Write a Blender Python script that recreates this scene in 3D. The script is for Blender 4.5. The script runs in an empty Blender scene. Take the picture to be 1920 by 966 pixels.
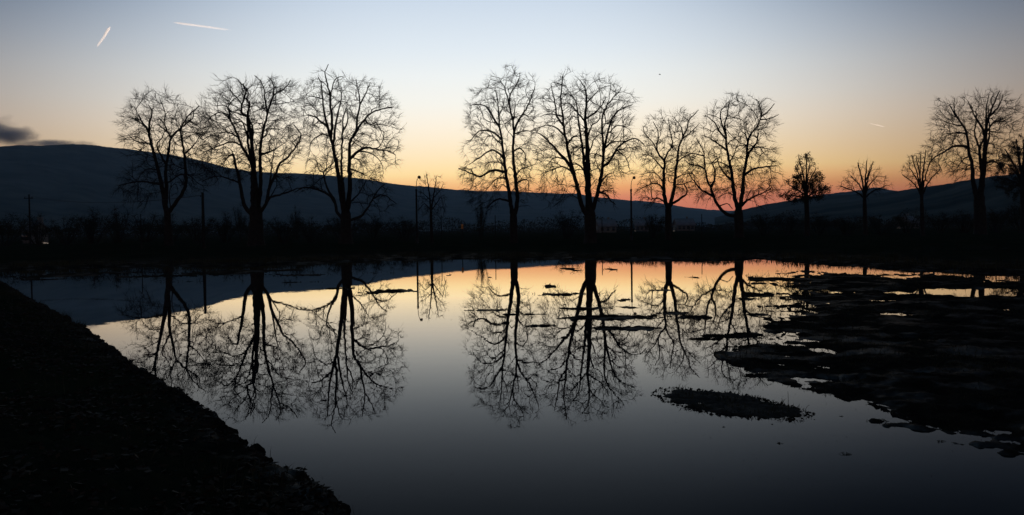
import bpy, math, random
import numpy as np
from mathutils import Matrix, Vector

SC = bpy.context.scene
COL = SC.collection
rad = math.radians

# ------------------------------------------------------------------ camera
FPX, W, H = 1663.0, 1920.0, 966.0        # focal length in photograph pixels
CAM_Z = 1.70                              # eye height above the water
cam_d = bpy.data.cameras.new('camera')
cam_d.lens = 36.0 * FPX / W
cam_d.clip_start = 0.05
cam_d.clip_end = 150000
cam = bpy.data.objects.new('camera', cam_d)
COL.objects.link(cam)
CAM_R = Matrix.Rotation(rad(90 - 1.79), 4, 'X') @ Matrix.Rotation(rad(-0.7), 4, 'Z')
cam.matrix_world = Matrix.Translation((0, 0, CAM_Z)) @ CAM_R
SC.camera = cam

# ------------------------------------------------------------------ sky at dusk
def lin(hexs):
    c = [int(hexs[i:i + 2], 16) / 255 for i in (0, 2, 4)]
    return tuple(v / 12.92 if v <= .04045 else ((v + .055) / 1.055) ** 2.4 for v in c)

world = bpy.data.worlds.new('World')
SC.world = world
world.use_nodes = True
wn = world.node_tree
wn.nodes.clear()

def wnode(t, **kw):
    n = wn.nodes.new(t)
    for k, v in kw.items():
        setattr(n, k, v)
    return n

def wmath(op, a, b=None):
    n = wnode('ShaderNodeMath', operation=op)
    for i, v in enumerate((a, b)):
        if v is None:
            continue
        if isinstance(v, (int, float)):
            n.inputs[i].default_value = v
        else:
            wn.links.new(v, n.inputs[i])
    return n.outputs[0]

tc = wnode('ShaderNodeTexCoord')
sep = wnode('ShaderNodeSeparateXYZ')
wn.links.new(tc.outputs['Generated'], sep.inputs[0])
elev = wmath('MULTIPLY', wmath('ARCSINE', sep.outputs[2]), 180 / math.pi)     # degrees above the horizon
STOPS = [(-90, '020202'), (-2, '2a1815'), (0, 'b85a4c'), (1.5, 'd6815c'), (2.2, 'eba466'), (2.8, 'f5c07e'), (3.4, 'fad898'), (4.6, 'fbe3b8'),
         (5.6, 'fae9cb'), (6.6, 'f9eeda'), (8.0, 'f3f1e8'), (9.7, 'ebefee'), (11.4, 'dee7ee'), (14.8, 'c6d4e4'), (20, '92a8c2'),
         (30, '7a95ae'), (50, '5a7b98'), (90, '4a6884')]
def pos(e):                                # square-root scale keeps the stops near the horizon apart
    return 0.5 + 0.5 * math.copysign(math.sqrt(abs(e) / 90), e)
def azdist(az):
    fl = wmath('SQRT', wmath('ADD', wmath('MULTIPLY', sep.outputs[0], sep.outputs[0]), wmath('MULTIPLY', sep.outputs[1], sep.outputs[1])))
    dp = wmath('ADD', wmath('MULTIPLY', sep.outputs[0], math.sin(az)), wmath('MULTIPLY', sep.outputs[1], math.cos(az)))
    return wmath('ARCCOSINE', wmath('MINIMUM', wmath('MAXIMUM', wmath('DIVIDE', dp, wmath('MAXIMUM', fl, 0.0001)), -1.0), 1.0))
a2 = azdist(rad(13))                               # the red of the sunset reaches higher where the sun went down
rise = wmath('MULTIPLY', wmath('EXPONENT', wmath('MULTIPLY', wmath('MULTIPLY', a2, a2), -1 / rad(19) ** 2)), wmath('EXPONENT', wmath('MULTIPLY', wmath('ABSOLUTE', elev), -0.14)))
elr = wmath('SUBTRACT', elev, wmath('MULTIPLY', rise, 0.75))
sgn = wmath('SIGN', elr)
fac = wmath('ADD', wmath('MULTIPLY', wmath('MULTIPLY', wmath('SQRT', wmath('DIVIDE', wmath('ABSOLUTE', elr), 90.0)), sgn), 0.5), 0.5)
ramp = wnode('ShaderNodeValToRGB')
wn.links.new(fac, ramp.inputs[0])
cr = ramp.color_ramp
cr.interpolation = 'LINEAR'
while len(cr.elements) < len(STOPS):
    cr.elements.new(0.5)
HAZE, HAZE_LEN, HAZE_TOP = 8.0e-5, 7700.0, 400.0      # density, reach and height of the air built below
GMAX = math.exp(HAZE * HAZE_LEN)
for el_, (e, hx) in zip(cr.elements, STOPS):
    el_.position = pos(e)
    through = min(HAZE_LEN, HAZE_TOP / max(math.tan(rad(max(e, .01))), 1e-3)) if e < 89 else HAZE_TOP
    g_ = math.exp(HAZE * through * .92) / GMAX            # the stops are read through that air
    el_.color = (*[v * g_ for v in lin(hx)], 1)
# afterglow round mid-view, lens darkening of sides and corners painted into its falloff
AZ = rad(-2.0)
flat = wmath('SQRT', wmath('ADD', wmath('MULTIPLY', sep.outputs[0], sep.outputs[0]), wmath('MULTIPLY', sep.outputs[1], sep.outputs[1])))
dotp = wmath('ADD', wmath('MULTIPLY', sep.outputs[0], math.sin(AZ)), wmath('MULTIPLY', sep.outputs[1], math.cos(AZ)))
cosa = wmath('MINIMUM', wmath('MAXIMUM', wmath('DIVIDE', dotp, wmath('MAXIMUM', flat, 0.0001)), -1.0), 1.0)
above = wmath('MAXIMUM', wmath('SUBTRACT', elev, 6.0), 0.0)
narrow = wmath('MINIMUM', wmath('ADD', wmath('MULTIPLY', wmath('MULTIPLY', above, above), 0.0040), 1.0), 2.0)   # narrows upward, so lens-dark top corners are painted into the sky
ang = wmath('MULTIPLY', wmath('MULTIPLY', wmath('ARCCOSINE', cosa), flat), narrow)
glow_vignette = wmath('ADD', wmath('MULTIPLY', wmath('EXPONENT', wmath('MULTIPLY', wmath('POWER', wmath('DIVIDE', ang, rad(26.8)), 2.9), -1.0)), 0.82), 0.18)
def tint_of(es):                                  # low down the sky toward the sides turns rosy, higher up bluer
    n = wnode('ShaderNodeCombineXYZ')
    for k_, e_ in enumerate(es):
        wn.links.new(wmath('POWER', glow_vignette, e_), n.inputs[k_])
    return n.outputs[0]
high = wmath('MINIMUM', wmath('MAXIMUM', wmath('DIVIDE', wmath('SUBTRACT', elev, 5.0), 9.0), 0.0), 1.0)
tmix = wnode('ShaderNodeMix', data_type='VECTOR')
wn.links.new(high, tmix.inputs['Factor'])
wn.links.new(tint_of((.85, 1.03, 1.14)), tmix.inputs[4])
wn.links.new(tint_of((1.10, 1.02, .89)), tmix.inputs[5])
mul = wnode('ShaderNodeVectorMath', operation='MULTIPLY')
wn.links.new(ramp.outputs[0], mul.inputs[0])
wn.links.new(tmix.outputs[1], mul.inputs[1])
bg = wnode('ShaderNodeBackground')
wn.links.new(mul.outputs[0], bg.inputs[0])
bg.inputs[1].default_value = 1.05 * GMAX
wout = wnode('ShaderNodeOutputWorld')
wn.links.new(bg.outputs[0], wout.inputs[0])

# the sun has set: it stands below the horizon and still reaches only the high vapour trails
sun_d = bpy.data.lights.new('sun', 'SUN')
sun_d.energy = 5.0
sun_d.angle = rad(0.5)
sun_d.color = (1.0, 0.80, 0.66)
sun = bpy.data.objects.new('sun', sun_d)
COL.objects.link(sun)
SUN_DIR = Vector((math.sin(rad(6)), math.cos(rad(6)), -math.tan(rad(4)))).normalized()   # toward the sun
sun.rotation_euler = (-SUN_DIR).to_track_quat('-Z', 'Y').to_euler()

SC.cycles.volume_bounces = 2                     # light passes on through the vapour
vs = SC.view_settings
vs.view_transform = 'Standard'
vs.look = 'None'
vs.exposure = 0.0
vs.gamma = 1.0

# ------------------------------------------------------------------ helpers
CAMP = np.array((0, 0, CAM_Z))
R3 = np.array(CAM_R.to_3x3())

def ray(px, py):
    return R3 @ np.array(((px - W / 2) / FPX, -(py - H / 2) / FPX, -1.0))

def at(px, py, y):
    """The point seen at a photograph position, y metres in front of the camera."""
    d = ray(px, py)
    return CAMP + d * (y / d[1])

def onwater(px, py, z=0.0):
    d = ray(px, py)
    return CAMP + d * ((z - CAM_Z) / d[2])

def horizon_y(px):
    """Photograph row of the horizon at a column."""
    lo, hi = 300.0, 560.0
    for _ in range(30):
        m = (lo + hi) / 2
        if ray(px, m)[2] > 0:
            lo = m
        else:
            hi = m
    return lo

def tag(o, label=None, cat=None, group=None, kind=None):
    for k, v in (('label', label), ('category', cat), ('group', group), ('kind', kind)):
        if v:
            o[k] = v
    return o

def link(o, parent=None):
    COL.objects.link(o)
    if parent is not None:
        o.parent = parent
    return o

def empty(name, loc, rz=0.0):
    o = bpy.data.objects.new(name, None)
    o.empty_display_size = 0.3
    o.location = loc
    o.rotation_euler = (0, 0, rz)
    return link(o)

def mesh_np(name, V, F, mat=None, smooth=False):
    """One mesh from numpy arrays; F is a list of (n,k) index arrays."""
    me = bpy.data.meshes.new(name)
    V = np.asarray(V, dtype=np.float32)
    Fs = [np.asarray(f, dtype=np.int32) for f in F if len(f)]
    me.vertices.add(len(V))
    me.vertices.foreach_set('co', V.ravel())
    nl = sum(f.size for f in Fs)
    npoly = sum(len(f) for f in Fs)
    me.loops.add(nl)
    me.loops.foreach_set('vertex_index', np.concatenate([f.ravel() for f in Fs]))
    me.polygons.add(npoly)
    tot = np.concatenate([np.full(len(f), f.shape[1], np.int32) for f in Fs])
    me.polygons.foreach_set('loop_start', np.concatenate(([0], np.cumsum(tot)[:-1])).astype(np.int32))
    me.polygons.foreach_set('loop_total', tot)
    if smooth:
        me.polygons.foreach_set('use_smooth', np.ones(npoly, dtype=bool))
    me.update(calc_edges=True)
    if mat:
        me.materials.append(mat)
    return me

def mobj(name, V, F, mat, parent=None, smooth=False, loc=None):
    o = bpy.data.objects.new(name, mesh_np(name, V, F, mat, smooth))
    if loc is not None:
        o.location = loc
    return link(o, parent)

class MB:
    """Collects boxes, tubes and lathes into one mesh."""
    def __init__(s):
        s.V, s.Q, s.n = [], [], 0
    def add(s, V, Q):
        V = np.asarray(V, float)
        s.V.append(V)
        s.Q.append(np.asarray(Q, int) + s.n)
        s.n += len(V)
    def box(s, c, d, rz=0.0):
        x, y, z = (np.array(d) / 2)
        v = np.array([(-x, -y, -z), (x, -y, -z), (x, y, -z), (-x, y, -z), (-x, -y, z), (x, -y, z), (x, y, z), (-x, y, z)])
        ca, sa = math.cos(rz), math.sin(rz)
        v = np.stack([v[:, 0] * ca - v[:, 1] * sa, v[:, 0] * sa + v[:, 1] * ca, v[:, 2]], 1) + np.array(c)
        s.add(v, [(0, 3, 2, 1), (4, 5, 6, 7), (0, 1, 5, 4), (1, 2, 6, 5), (2, 3, 7, 6), (3, 0, 4, 7)])
    def tube(s, P, R, n=6, cap=True):
        V, Q = tube(P, R, n)
        s.add(V, Q)
        if cap:
            k = len(P)
            for row in (0, k - 1):
                c = len(V)
                ctr = np.asarray(P[row], float)
                s.add(np.vstack([V[row * n:(row + 1) * n], ctr]), [(i, (i + 1) % n, n, n) for i in range(n)])
    def build(s, name, mat, parent=None, smooth=False):
        V = np.vstack(s.V)
        Q = np.vstack(s.Q)
        deg = Q[:, 2] == Q[:, 3]
        return mobj(name, V, [Q[~deg], Q[deg][:, :3]], mat, parent, smooth)

def tube(P, R, n=6):
    P = np.asarray(P, float)
    R = np.broadcast_to(np.asarray(R, float), (len(P),))
    T = np.gradient(P, axis=0)
    T /= np.linalg.norm(T, axis=1)[:, None] + 1e-9
    ref = np.array((0.31, 0.93, 0.17)) if abs(T[:, 1]).mean() < .8 else np.array((1.0, .1, .2))
    U = np.cross(T, ref)
    U /= np.linalg.norm(U, axis=1)[:, None] + 1e-9
    Wv = np.cross(T, U)
    a = np.arange(n) * 2 * math.pi / n
    ring = U[:, None] * np.cos(a)[None, :, None] + Wv[:, None] * np.sin(a)[None, :, None]
    V = (P[:, None] + ring * R[:, None, None]).reshape(-1, 3)
    k = len(P)
    i = np.arange(k - 1)[:, None] * n
    j = np.arange(n)[None]
    j2 = (j + 1) % n
    Q = np.stack([i + j, i + j2, i + n + j2, i + n + j], -1).reshape(-1, 4)
    return V, Q

def catmull(P, step):
    """Smooth curve through P, sampled about every step metres."""
    P = np.asarray(P, float)
    if len(P) == 2:
        k = max(2, int(np.linalg.norm(P[1] - P[0]) / step) + 1)
        return P[0] + (P[1] - P[0]) * np.linspace(0, 1, k)[:, None]
    Q = np.vstack([2 * P[0] - P[1], P, 2 * P[-1] - P[-2]])
    out = []
    for i in range(1, len(Q) - 2):
        p0, p1, p2, p3 = Q[i - 1:i + 3]
        k = max(1, int(round(np.linalg.norm(p2 - p1) / step)))
        t = (np.arange(k) / k)[:, None]
        out.append(.5 * (2 * p1 + (p2 - p0) * t + (2 * p0 - 5 * p1 + 4 * p2 - p3) * t ** 2 + (3 * p1 - p0 - 3 * p2 + p3) * t ** 3))
    out.append(P[-1:])
    return np.vstack(out)

# lattice noise for terrain
_rng = np.random.default_rng(5)
_LAT = _rng.random((256, 256))
def vnoise(x, y):
    xi, yi = np.floor(x).astype(int), np.floor(y).astype(int)
    fx, fy = x - xi, y - yi
    fx, fy = fx * fx * (3 - 2 * fx), fy * fy * (3 - 2 * fy)
    a, b = _LAT[xi & 255, yi & 255], _LAT[(xi + 1) & 255, yi & 255]
    c, d = _LAT[xi & 255, (yi + 1) & 255], _LAT[(xi + 1) & 255, (yi + 1) & 255]
    return (a + (b - a) * fx) * (1 - fy) + (c + (d - c) * fx) * fy - .5
def fbm(x, y, octs=4, gain=.5):
    s, a = 0.0, 1.0
    for k in range(octs):
        s = s + a * vnoise(x * 2 ** k + 17.3 * k, y * 2 ** k + 5.1 * k)
        a *= gain
    return s
def sstep(a, b, x):
    t = np.clip((x - a) / (b - a), 0, 1)
    return t * t * (3 - 2 * t)

# ------------------------------------------------------------------ materials
def material(name, c1, c2, scale=3.0, rough=.9, spec=.1, bump=0.0, bscale=20.0, coord='Object', detail=6):
    m = bpy.data.materials.new(name)
    m.use_nodes = True
    nt = m.node_tree
    b = nt.nodes['Principled BSDF']
    t = nt.nodes.new('ShaderNodeTexCoord')
    nz = nt.nodes.new('ShaderNodeTexNoise')
    nz.inputs['Scale'].default_value = scale
    nz.inputs['Detail'].default_value = detail
    nt.links.new(t.outputs[coord], nz.inputs['Vector'])
    r = nt.nodes.new('ShaderNodeValToRGB')
    r.color_ramp.elements[0].position, r.color_ramp.elements[1].position = .35, .68
    r.color_ramp.elements[0].color = (*c1, 1)
    r.color_ramp.elements[1].color = (*c2, 1)
    nt.links.new(nz.outputs[0], r.inputs[0])
    nt.links.new(r.outputs[0], b.inputs['Base Color'])
    b.inputs['Roughness'].default_value = rough
    b.inputs['Specular IOR Level'].default_value = spec
    if bump:
        n2 = nt.nodes.new('ShaderNodeTexNoise')
        n2.inputs['Scale'].default_value = bscale
        n2.inputs['Detail'].default_value = 6
        nt.links.new(t.outputs[coord], n2.inputs['Vector'])
        bp = nt.nodes.new('ShaderNodeBump')
        bp.inputs['Strength'].default_value = bump
        bp.inputs['Distance'].default_value = .05
        nt.links.new(n2.outputs[0], bp.inputs['Height'])
        nt.links.new(bp.outputs[0], b.inputs['Normal'])
    return m

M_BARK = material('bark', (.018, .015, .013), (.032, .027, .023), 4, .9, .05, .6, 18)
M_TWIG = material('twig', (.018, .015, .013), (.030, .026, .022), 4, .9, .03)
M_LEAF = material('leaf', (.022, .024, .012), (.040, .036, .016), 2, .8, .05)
M_SHRUB = material('shrub', (.020, .021, .014), (.034, .032, .020), 2, .9, .03)
M_MUD = material('mud', (.018, .015, .012), (.034, .028, .022), 1.5, .9, .04, .5, 12)
M_LITTER = material('leaf_litter', (.012, .009, .006), (.042, .030, .019), 6, .8, .06)
M_DRYGRASS = material('dry_grass', (.026, .026, .014), (.050, .046, .026), 3, .9, .04)
M_POLE = material('weathered_timber', (.014, .013, .012), (.026, .024, .021), 5, .9, .05)
M_METAL = material('dull_metal', (.02, .021, .022), (.035, .036, .038), 8, .7, .05)
M_PALE = material('grey_render', (.11, .108, .10), (.16, .155, .145), 1, .9, .1)
M_ROOF = material('roof_tiles', (.16, .12, .10), (.24, .19, .16), 2, .9, .1)
M_PALEROOF = material('grey_sheet_roof', (.10, .104, .11), (.15, .155, .165), .6, .9, .03)
M_GLASS = material('dark_window', (.02, .024, .03), (.03, .034, .04), 1, .1, .5)
M_ORANGE = material('orange_sign_paint', (.62, .24, .06), (.70, .30, .09), 6, .6, .2)
M_FOREST = material('wooded_slope', (.010, .014, .013), (.060, .066, .058), .010, 1.0, 0.0, coord='Object')
M_STRAW = material('dry_reed', (.10, .085, .055), (.17, .145, .10), 8, .9, .05)
M_PLUM = material('plumage', (.02, .02, .022), (.04, .04, .042), 8, .8, .1)

def ground_material():
    m = bpy.data.materials.new('ground')
    m.use_nodes = True
    nt = m.node_tree
    b = nt.nodes['Principled BSDF']
    t = nt.nodes.new('ShaderNodeTexCoord')
    def noise(sc, det=8):
        n = nt.nodes.new('ShaderNodeTexNoise')
        n.inputs['Scale'].default_value = sc
        n.inputs['Detail'].default_value = det
        n.inputs['Roughness'].default_value = .65
        nt.links.new(t.outputs['Object'], n.inputs['Vector'])
        return n.outputs[0]
    def ramp2(f, c1, c2, a=.38, z=.64):
        r = nt.nodes.new('ShaderNodeValToRGB')
        r.color_ramp.elements[0].position, r.color_ramp.elements[1].position = a, z
        r.color_ramp.elements[0].color = (*c1, 1)
        r.color_ramp.elements[1].color = (*c2, 1)
        nt.links.new(f, r.inputs[0])
        return r.outputs[0]
    mud = ramp2(noise(3.0), (.008, .0065, .005), (.020, .016, .012))
    grass = ramp2(noise(.35), (.009, .011, .006), (.018, .019, .010))
    mixf = ramp2(noise(.12, 4), (0, 0, 0), (1, 1, 1), .42, .56)
    a = nt.nodes.new('ShaderNodeAttribute')
    a.attribute_name = 'meadow'
    mm = nt.nodes.new('ShaderNodeMath')
    mm.operation = 'MULTIPLY'
    nt.links.new(a.outputs['Fac'], mm.inputs[0])
    ad = nt.nodes.new('ShaderNodeMath')
    ad.operation = 'MULTIPLY_ADD'
    ad.inputs[1].default_value = .35
    ad.inputs[2].default_value = .65
    nt.links.new(mixf, ad.inputs[0])
    nt.links.new(ad.outputs[0], mm.inputs[1])
    mx = nt.nodes.new('ShaderNodeMix')
    mx.data_type = 'RGBA'
    nt.links.new(mm.outputs[0], mx.inputs[0])
    nt.links.new(mud, mx.inputs[6])
    nt.links.new(grass, mx.inputs[7])
    nt.links.new(mx.outputs[2], b.inputs['Base Color'])
    b.inputs['Roughness'].default_value = .95
    b.inputs['Specular IOR Level'].default_value = 0.0
    gl = nt.nodes.new('ShaderNodeBsdfGlossy')              # films of water in the mud
    gl.inputs['Roughness'].default_value = .28
    wet = ramp2(noise(1.1, 6), (0, 0, 0), (.045, .045, .045), .5, .66)
    inv = nt.nodes.new('ShaderNodeMath')
    inv.operation = 'SUBTRACT'
    inv.inputs[0].default_value = 1.0
    nt.links.new(a.outputs['Fac'], inv.inputs[1])
    wm = nt.nodes.new('ShaderNodeMath')
    wm.operation = 'MULTIPLY'
    nt.links.new(wet, wm.inputs[0])
    nt.links.new(inv.outputs[0], wm.inputs[1])
    mxs = nt.nodes.new('ShaderNodeMixShader')
    nt.links.new(wm.outputs[0], mxs.inputs[0])
    nt.links.new(b.outputs[0], mxs.inputs[1])
    nt.links.new(gl.outputs[0], mxs.inputs[2])
    nt.links.new(mxs.outputs[0], nt.nodes['Material Output'].inputs['Surface'])
    bp = nt.nodes.new('ShaderNodeBump')
    bp.inputs['Strength'].default_value = .7
    bp.inputs['Distance'].default_value = .03
    nt.links.new(noise(14), bp.inputs['Height'])
    nt.links.new(bp.outputs[0], b.inputs['Normal'])
    return m

def water_material():
    m = bpy.data.materials.new('still_water')
    m.use_nodes = True
    nt = m.node_tree
    nt.nodes.clear()
    out = nt.nodes.new('ShaderNodeOutputMaterial')
    t = nt.nodes.new('ShaderNodeTexCoord')
    n = nt.nodes.new('ShaderNodeTexNoise')
    n.inputs['Scale'].default_value = 2.2
    n.inputs['Detail'].default_value = 3
    nt.links.new(t.outputs['Object'], n.inputs['Vector'])
    bp = nt.nodes.new('ShaderNodeBump')
    bp.inputs['Strength'].default_value = 1.0
    bp.inputs['Distance'].default_value = .00035
    nt.links.new(n.outputs[0], bp.inputs['Height'])
    fr = nt.nodes.new('ShaderNodeFresnel')
    fr.inputs['IOR'].default_value = 1.33
    nt.links.new(bp.outputs[0], fr.inputs['Normal'])
    pw = nt.nodes.new('ShaderNodeMath')
    pw.operation = 'POWER'
    pw.inputs[1].default_value = 2.8
    nt.links.new(fr.outputs[0], pw.inputs[0])
    ml = nt.nodes.new('ShaderNodeMath')
    ml.operation = 'MULTIPLY'
    ml.use_clamp = True
    ml.inputs[1].default_value = 3.6
    nt.links.new(pw.outputs[0], ml.inputs[0])
    df = nt.nodes.new('ShaderNodeBsdfDiffuse')          # murky water body
    df.inputs['Color'].default_value = (.006, .007, .008, 1)
    gl = nt.nodes.new('ShaderNodeBsdfGlossy')
    gl.inputs['Roughness'].default_value = 0.0
    gl.inputs['Color'].default_value = (.96, .96, .96, 1)
    nt.links.new(bp.outputs[0], gl.inputs['Normal'])
    mx = nt.nodes.new('ShaderNodeMixShader')
    nt.links.new(ml.outputs[0], mx.inputs[0])
    nt.links.new(df.outputs[0], mx.inputs[1])
    nt.links.new(gl.outputs[0], mx.inputs[2])
    nt.links.new(mx.outputs[0], out.inputs['Surface'])
    return m

# ------------------------------------------------------------------ terrain
def pts(P):
    return np.array([onwater(x, y)[:2] for x, y in P])

# edge of the near bank, from far to near, then round behind the camera
BANK_PX = [(-90, 497), (-40, 512), (0, 531), (30, 549), (62, 570), (100, 590), (128, 606), (172, 629), (200, 654), (232, 679), (262, 694), (300, 727), (334, 745),
           (350, 765), (388, 782), (398, 800), (440, 826), (478, 850), (510, 873), (560, 893), (578, 905), (585, 925), (640, 966), (700, 1030)]
BANK = np.vstack([pts(BANK_PX), [(.75, 2.6), (2.6, 1.2), (9, -1.0), (30, -6), (60, -12)]])
SHORE_PX = [(-900, 540), (-420, 524), (-120, 513), (0, 507), (120, 504), (260, 499), (380, 500), (520, 497), (640, 492), (760, 487), (860, 485),
            (960, 487), (1040, 485), (1120, 488), (1250, 487), (1330, 489), (1420, 486), (1480, 491), (1570, 498), (1660, 505), (1800, 510), (1920, 514), (2300, 520), (2900, 530)]
SHORE = pts(SHORE_PX)

def sdist(P, x, y):
    """Distance to a polyline, positive on its left side."""
    best = np.full(x.shape, 1e9)
    sg = np.ones(x.shape)
    for (ax, ay), (bx, by) in zip(P[:-1], P[1:]):
        dx, dy = bx - ax, by - ay
        L = dx * dx + dy * dy
        t = np.clip(((x - ax) * dx + (y - ay) * dy) / L, 0, 1)
        d = np.hypot(x - ax - t * dx, y - ay - t * dy)
        c = dx * (y - ay) - dy * (x - ax)
        m = d < best
        best = np.where(m, d, best)
        sg = np.where(m, np.sign(c), sg)
    return best * sg

def inpoly(P, x, y):
    ins = np.zeros(x.shape, bool)
    j = len(P) - 1
    for i in range(len(P)):
        xi, yi = P[i]
        xj, yj = P[j]
        c = ((yi > y) != (yj > y)) & (x < (xj - xi) * (y - yi) / (yj - yi + 1e-12) + xi)
        ins ^= c
        j = i
    return ins

MUD_PX = [(1440, 655), (1500, 640), (1540, 622), (1530, 604), (1545, 590), (1520, 575), (1500, 560), (1490, 545), (1510, 530), (1500, 515), (1510, 508), (1560, 512), (1650, 513), (1700, 520),
          (1920, 528), (2300, 540), (2500, 640), (2300, 960), (2060, 900), (1920, 848), (1850, 812), (1790, 785), (1740, 762), (1660, 742), (1580, 722), (1520, 706),
          (1490, 690), (1440, 668)]
MUD = pts(MUD_PX)
# pools left in the mud and bars standing in the water: centre, half width, half height in the photograph
POOLS = [(1830, 546, 130, 9), (1730, 541, 45, 6), (1590, 505, 75, 4.5), (1545, 657, 42, 8), (1500, 648, 20, 3), (1725, 637, 36, 4.5), (1850, 638, 34, 3.5), 
         (1670, 591, 30, 2.5), (1530, 712, 24, 4), (1615, 715, 22, 3), (1560, 714, 16, 3), (1900, 686, 20, 3), (1760, 748, 34, 5), (1830, 775, 40, 5), (1720, 710, 30, 2.5),
         (1880, 812, 40, 6)]
BARS = [(200, 512, 120, 1.8), (80, 524, 60, 2), (480, 508, 90, 2.2), (330, 528, 50, 1.0), (560, 530, 40, .9), (690, 512, 50, 1.0), (720, 547, 52, 3.5), (640, 541, 40, 1.6), (560, 516, 60, 2.0), (410, 512, 75, 5), (300, 518, 90, 2.5), (120, 517, 80, 3), (930, 582, 52, 1.8), (1030, 537, 13, 4), (1065, 504, 16, 2), (1083, 508, 8, 1.2), (1143, 505, 13, 2.6), (1050, 552, 42, 2.6),
        (1100, 579, 46, 2.4), (1150, 595, 88, 5.0), (1180, 616, 62, 4.0), (1166, 562, 15, 3), (1180, 576, 20, 2.2), (1296, 595, 34, 3.4), (1270, 588, 30, 2.4), (1370, 630, 46, 3.5), (1315, 636, 26, 1.8),
        (1405, 626, 24, 3), (1300, 521, 16, 1.4), (1440, 612, 28, 1.8), (1420, 590, 30, 1.8), (1395, 560, 26, 1.6), (1450, 705, 50, 3), (1560, 735, 26, 2), (1690, 797, 42, 3.4), (1720, 803, 24, 6), (1640, 790, 22, 2.4),
        (1750, 785, 50, 3), (1850, 835, 46, 5), (1890, 850, 24, 4), (1010, 611, 26, .8), (985, 590, 40, .9), (1480, 700, 40, 4), (1350, 545, 24, 1.2), (1240, 545, 20, 1.2), (840, 516, 9, 1.2), (920, 521, 6, 1)]

def ell(c, x, y):
    p = onwater(c[0], c[1])
    d = p[1]
    rx = c[2] * d / FPX
    v = c[1] - horizon_y(c[0])
    ry = d * c[3] / v
    return np.sqrt(((x - p[0]) / rx) ** 2 + ((y - p[1]) / ry) ** 2), rx, ry

def height(x, y):
    n1 = fbm(x * .9, y * .9, 4)
    n2 = fbm(x * 4.1 + 9, y * 4.1 + 3, 4, .6)
    n0 = fbm(x * .12 + 40, y * .12, 3)
    # near bank, lumpy soil with a small broken step at the water
    sb = -sdist(BANK, x, y) + .10 * n1 + .17 * n2 + .06 * fbm(x * 14, y * 14, 2)
    hb = np.where(sb < 0, np.maximum(sb * .9, -.4), .03 + .09 * sstep(0, .18, sb) + .14 * sstep(.2, 2.0, sb) + .05 * n2 * sstep(0, .4, sb) + .05 * n1 * sstep(.2, 1, sb))
    # far shore
    ss = sdist(SHORE, x, y) + .9 * n1 + 1.2 * n0
    hs = np.where(ss < 0, np.maximum(ss * .06, -.4), .02 + .10 * sstep(0, .8, ss) + .32 * sstep(1, 16, ss) + .06 * n1 * sstep(0, 2, ss) + .5 * n0 * sstep(5, 60, ss))
    h = np.maximum(hb, hs)
    h = np.maximum(h, -.4)
    near = (y > 3) & (y < 75) & (np.abs(x) < 60)
    xn, yn = x[near], y[near]
    r1, r2 = n1[near], n2[near]
    sc = np.clip(yn / 20, .25, 2.2)
    rough = fbm(xn * .32 + 3, yn * .32 + 7, 7, .66)
    rag = fbm(xn * .8 + 11, yn * .8 + 2, 6, .72)
    fine = fbm(xn * 7 + 1, yn * 7 + 8, 4, .7)
    g = h[near]
    ins = inpoly(MUD, xn, yn)
    bd = np.abs(sdist(np.vstack([MUD, MUD[:1]]), xn, yn))
    sm = np.where(ins, bd, -bd) / sc
    hm = np.where(sm > -1.2, .012 + .05 * np.clip(sm * .42, -1.2, 1.0) + .034 * rough + .050 * rag + .024 * fine, -.4)
    for c in POOLS:
        e, rx, ry = ell(c, xn, yn)
        hm = hm - .12 * sstep(1.1, .5, e + .55 * rough + .3 * rag)
    g = np.maximum(g, hm)
    for c in BARS:
        e, rx, ry = ell(c, xn, yn)
        q = 1 - (e + .3 * rough + .5 * rag + .75 * fine)
        g = np.maximum(g, np.where(e < 2.2, np.clip(.05 * q, -.4, .022 + .02 * r2), -.4))
    h[near] = g
    return h

def hgt(x, y):
    return float(height(np.array([float(x)]), np.array([float(y)]))[0])

def build_ground():
    fine = np.radians(np.linspace(-41, 41, 620))
    rest = np.radians(np.linspace(41, 319, 72))[1:-1]
    az = np.concatenate([fine, rest])
    v = np.arange(FPX * CAM_Z / 3.0, FPX * CAM_Z / 90.0, -2.2)
    r = np.concatenate([np.geomspace(.4, 2.9, 10), FPX * CAM_Z / v, np.geomspace(92, 25000, 46)])
    A, Rr = np.meshgrid(az, r)
    X, Y = Rr * np.sin(A), Rr * np.cos(A)
    Z = height(X.ravel(), Y.ravel()).reshape(X.shape)
    V = np.stack([X, Y, Z], -1).reshape(-1, 3)
    n = len(az)
    i = np.arange(len(r) - 1)[:, None] * n
    j = np.arange(n)[None]
    j2 = (j + 1) % n
    Q = np.stack([i + j, i + n + j, i + n + j2, i + j2], -1).reshape(-1, 4)[:, ::-1]
    V = np.vstack([V, [(0, 0, V[:n, 2].mean())]])
    c = len(V) - 1
    T = np.stack([np.full(n, c), np.arange(n), (np.arange(n) + 1) % n], 1)[:, ::-1]
    o = mobj('ground', V, [Q, T], ground_material(), smooth=True)
    me = o.data
    at_ = me.attributes.new('meadow', 'FLOAT', 'POINT')
    s = sdist(SHORE, V[:, 0], V[:, 1])
    sb_ = -sdist(BANK, V[:, 0], V[:, 1])
    at_.data.foreach_set('value', np.maximum(sstep(1.5, 9, s), sstep(.05, .5, sb_)).astype(np.float32))
    tag(o, kind='structure')
    return o

build_ground()
w_ = mobj('water', [(-70, -14, 0), (75, -14, 0), (75, 75, 0), (-70, 75, 0)], [[(0, 1, 2, 3)]], water_material())
tag(w_, kind='structure')

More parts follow.
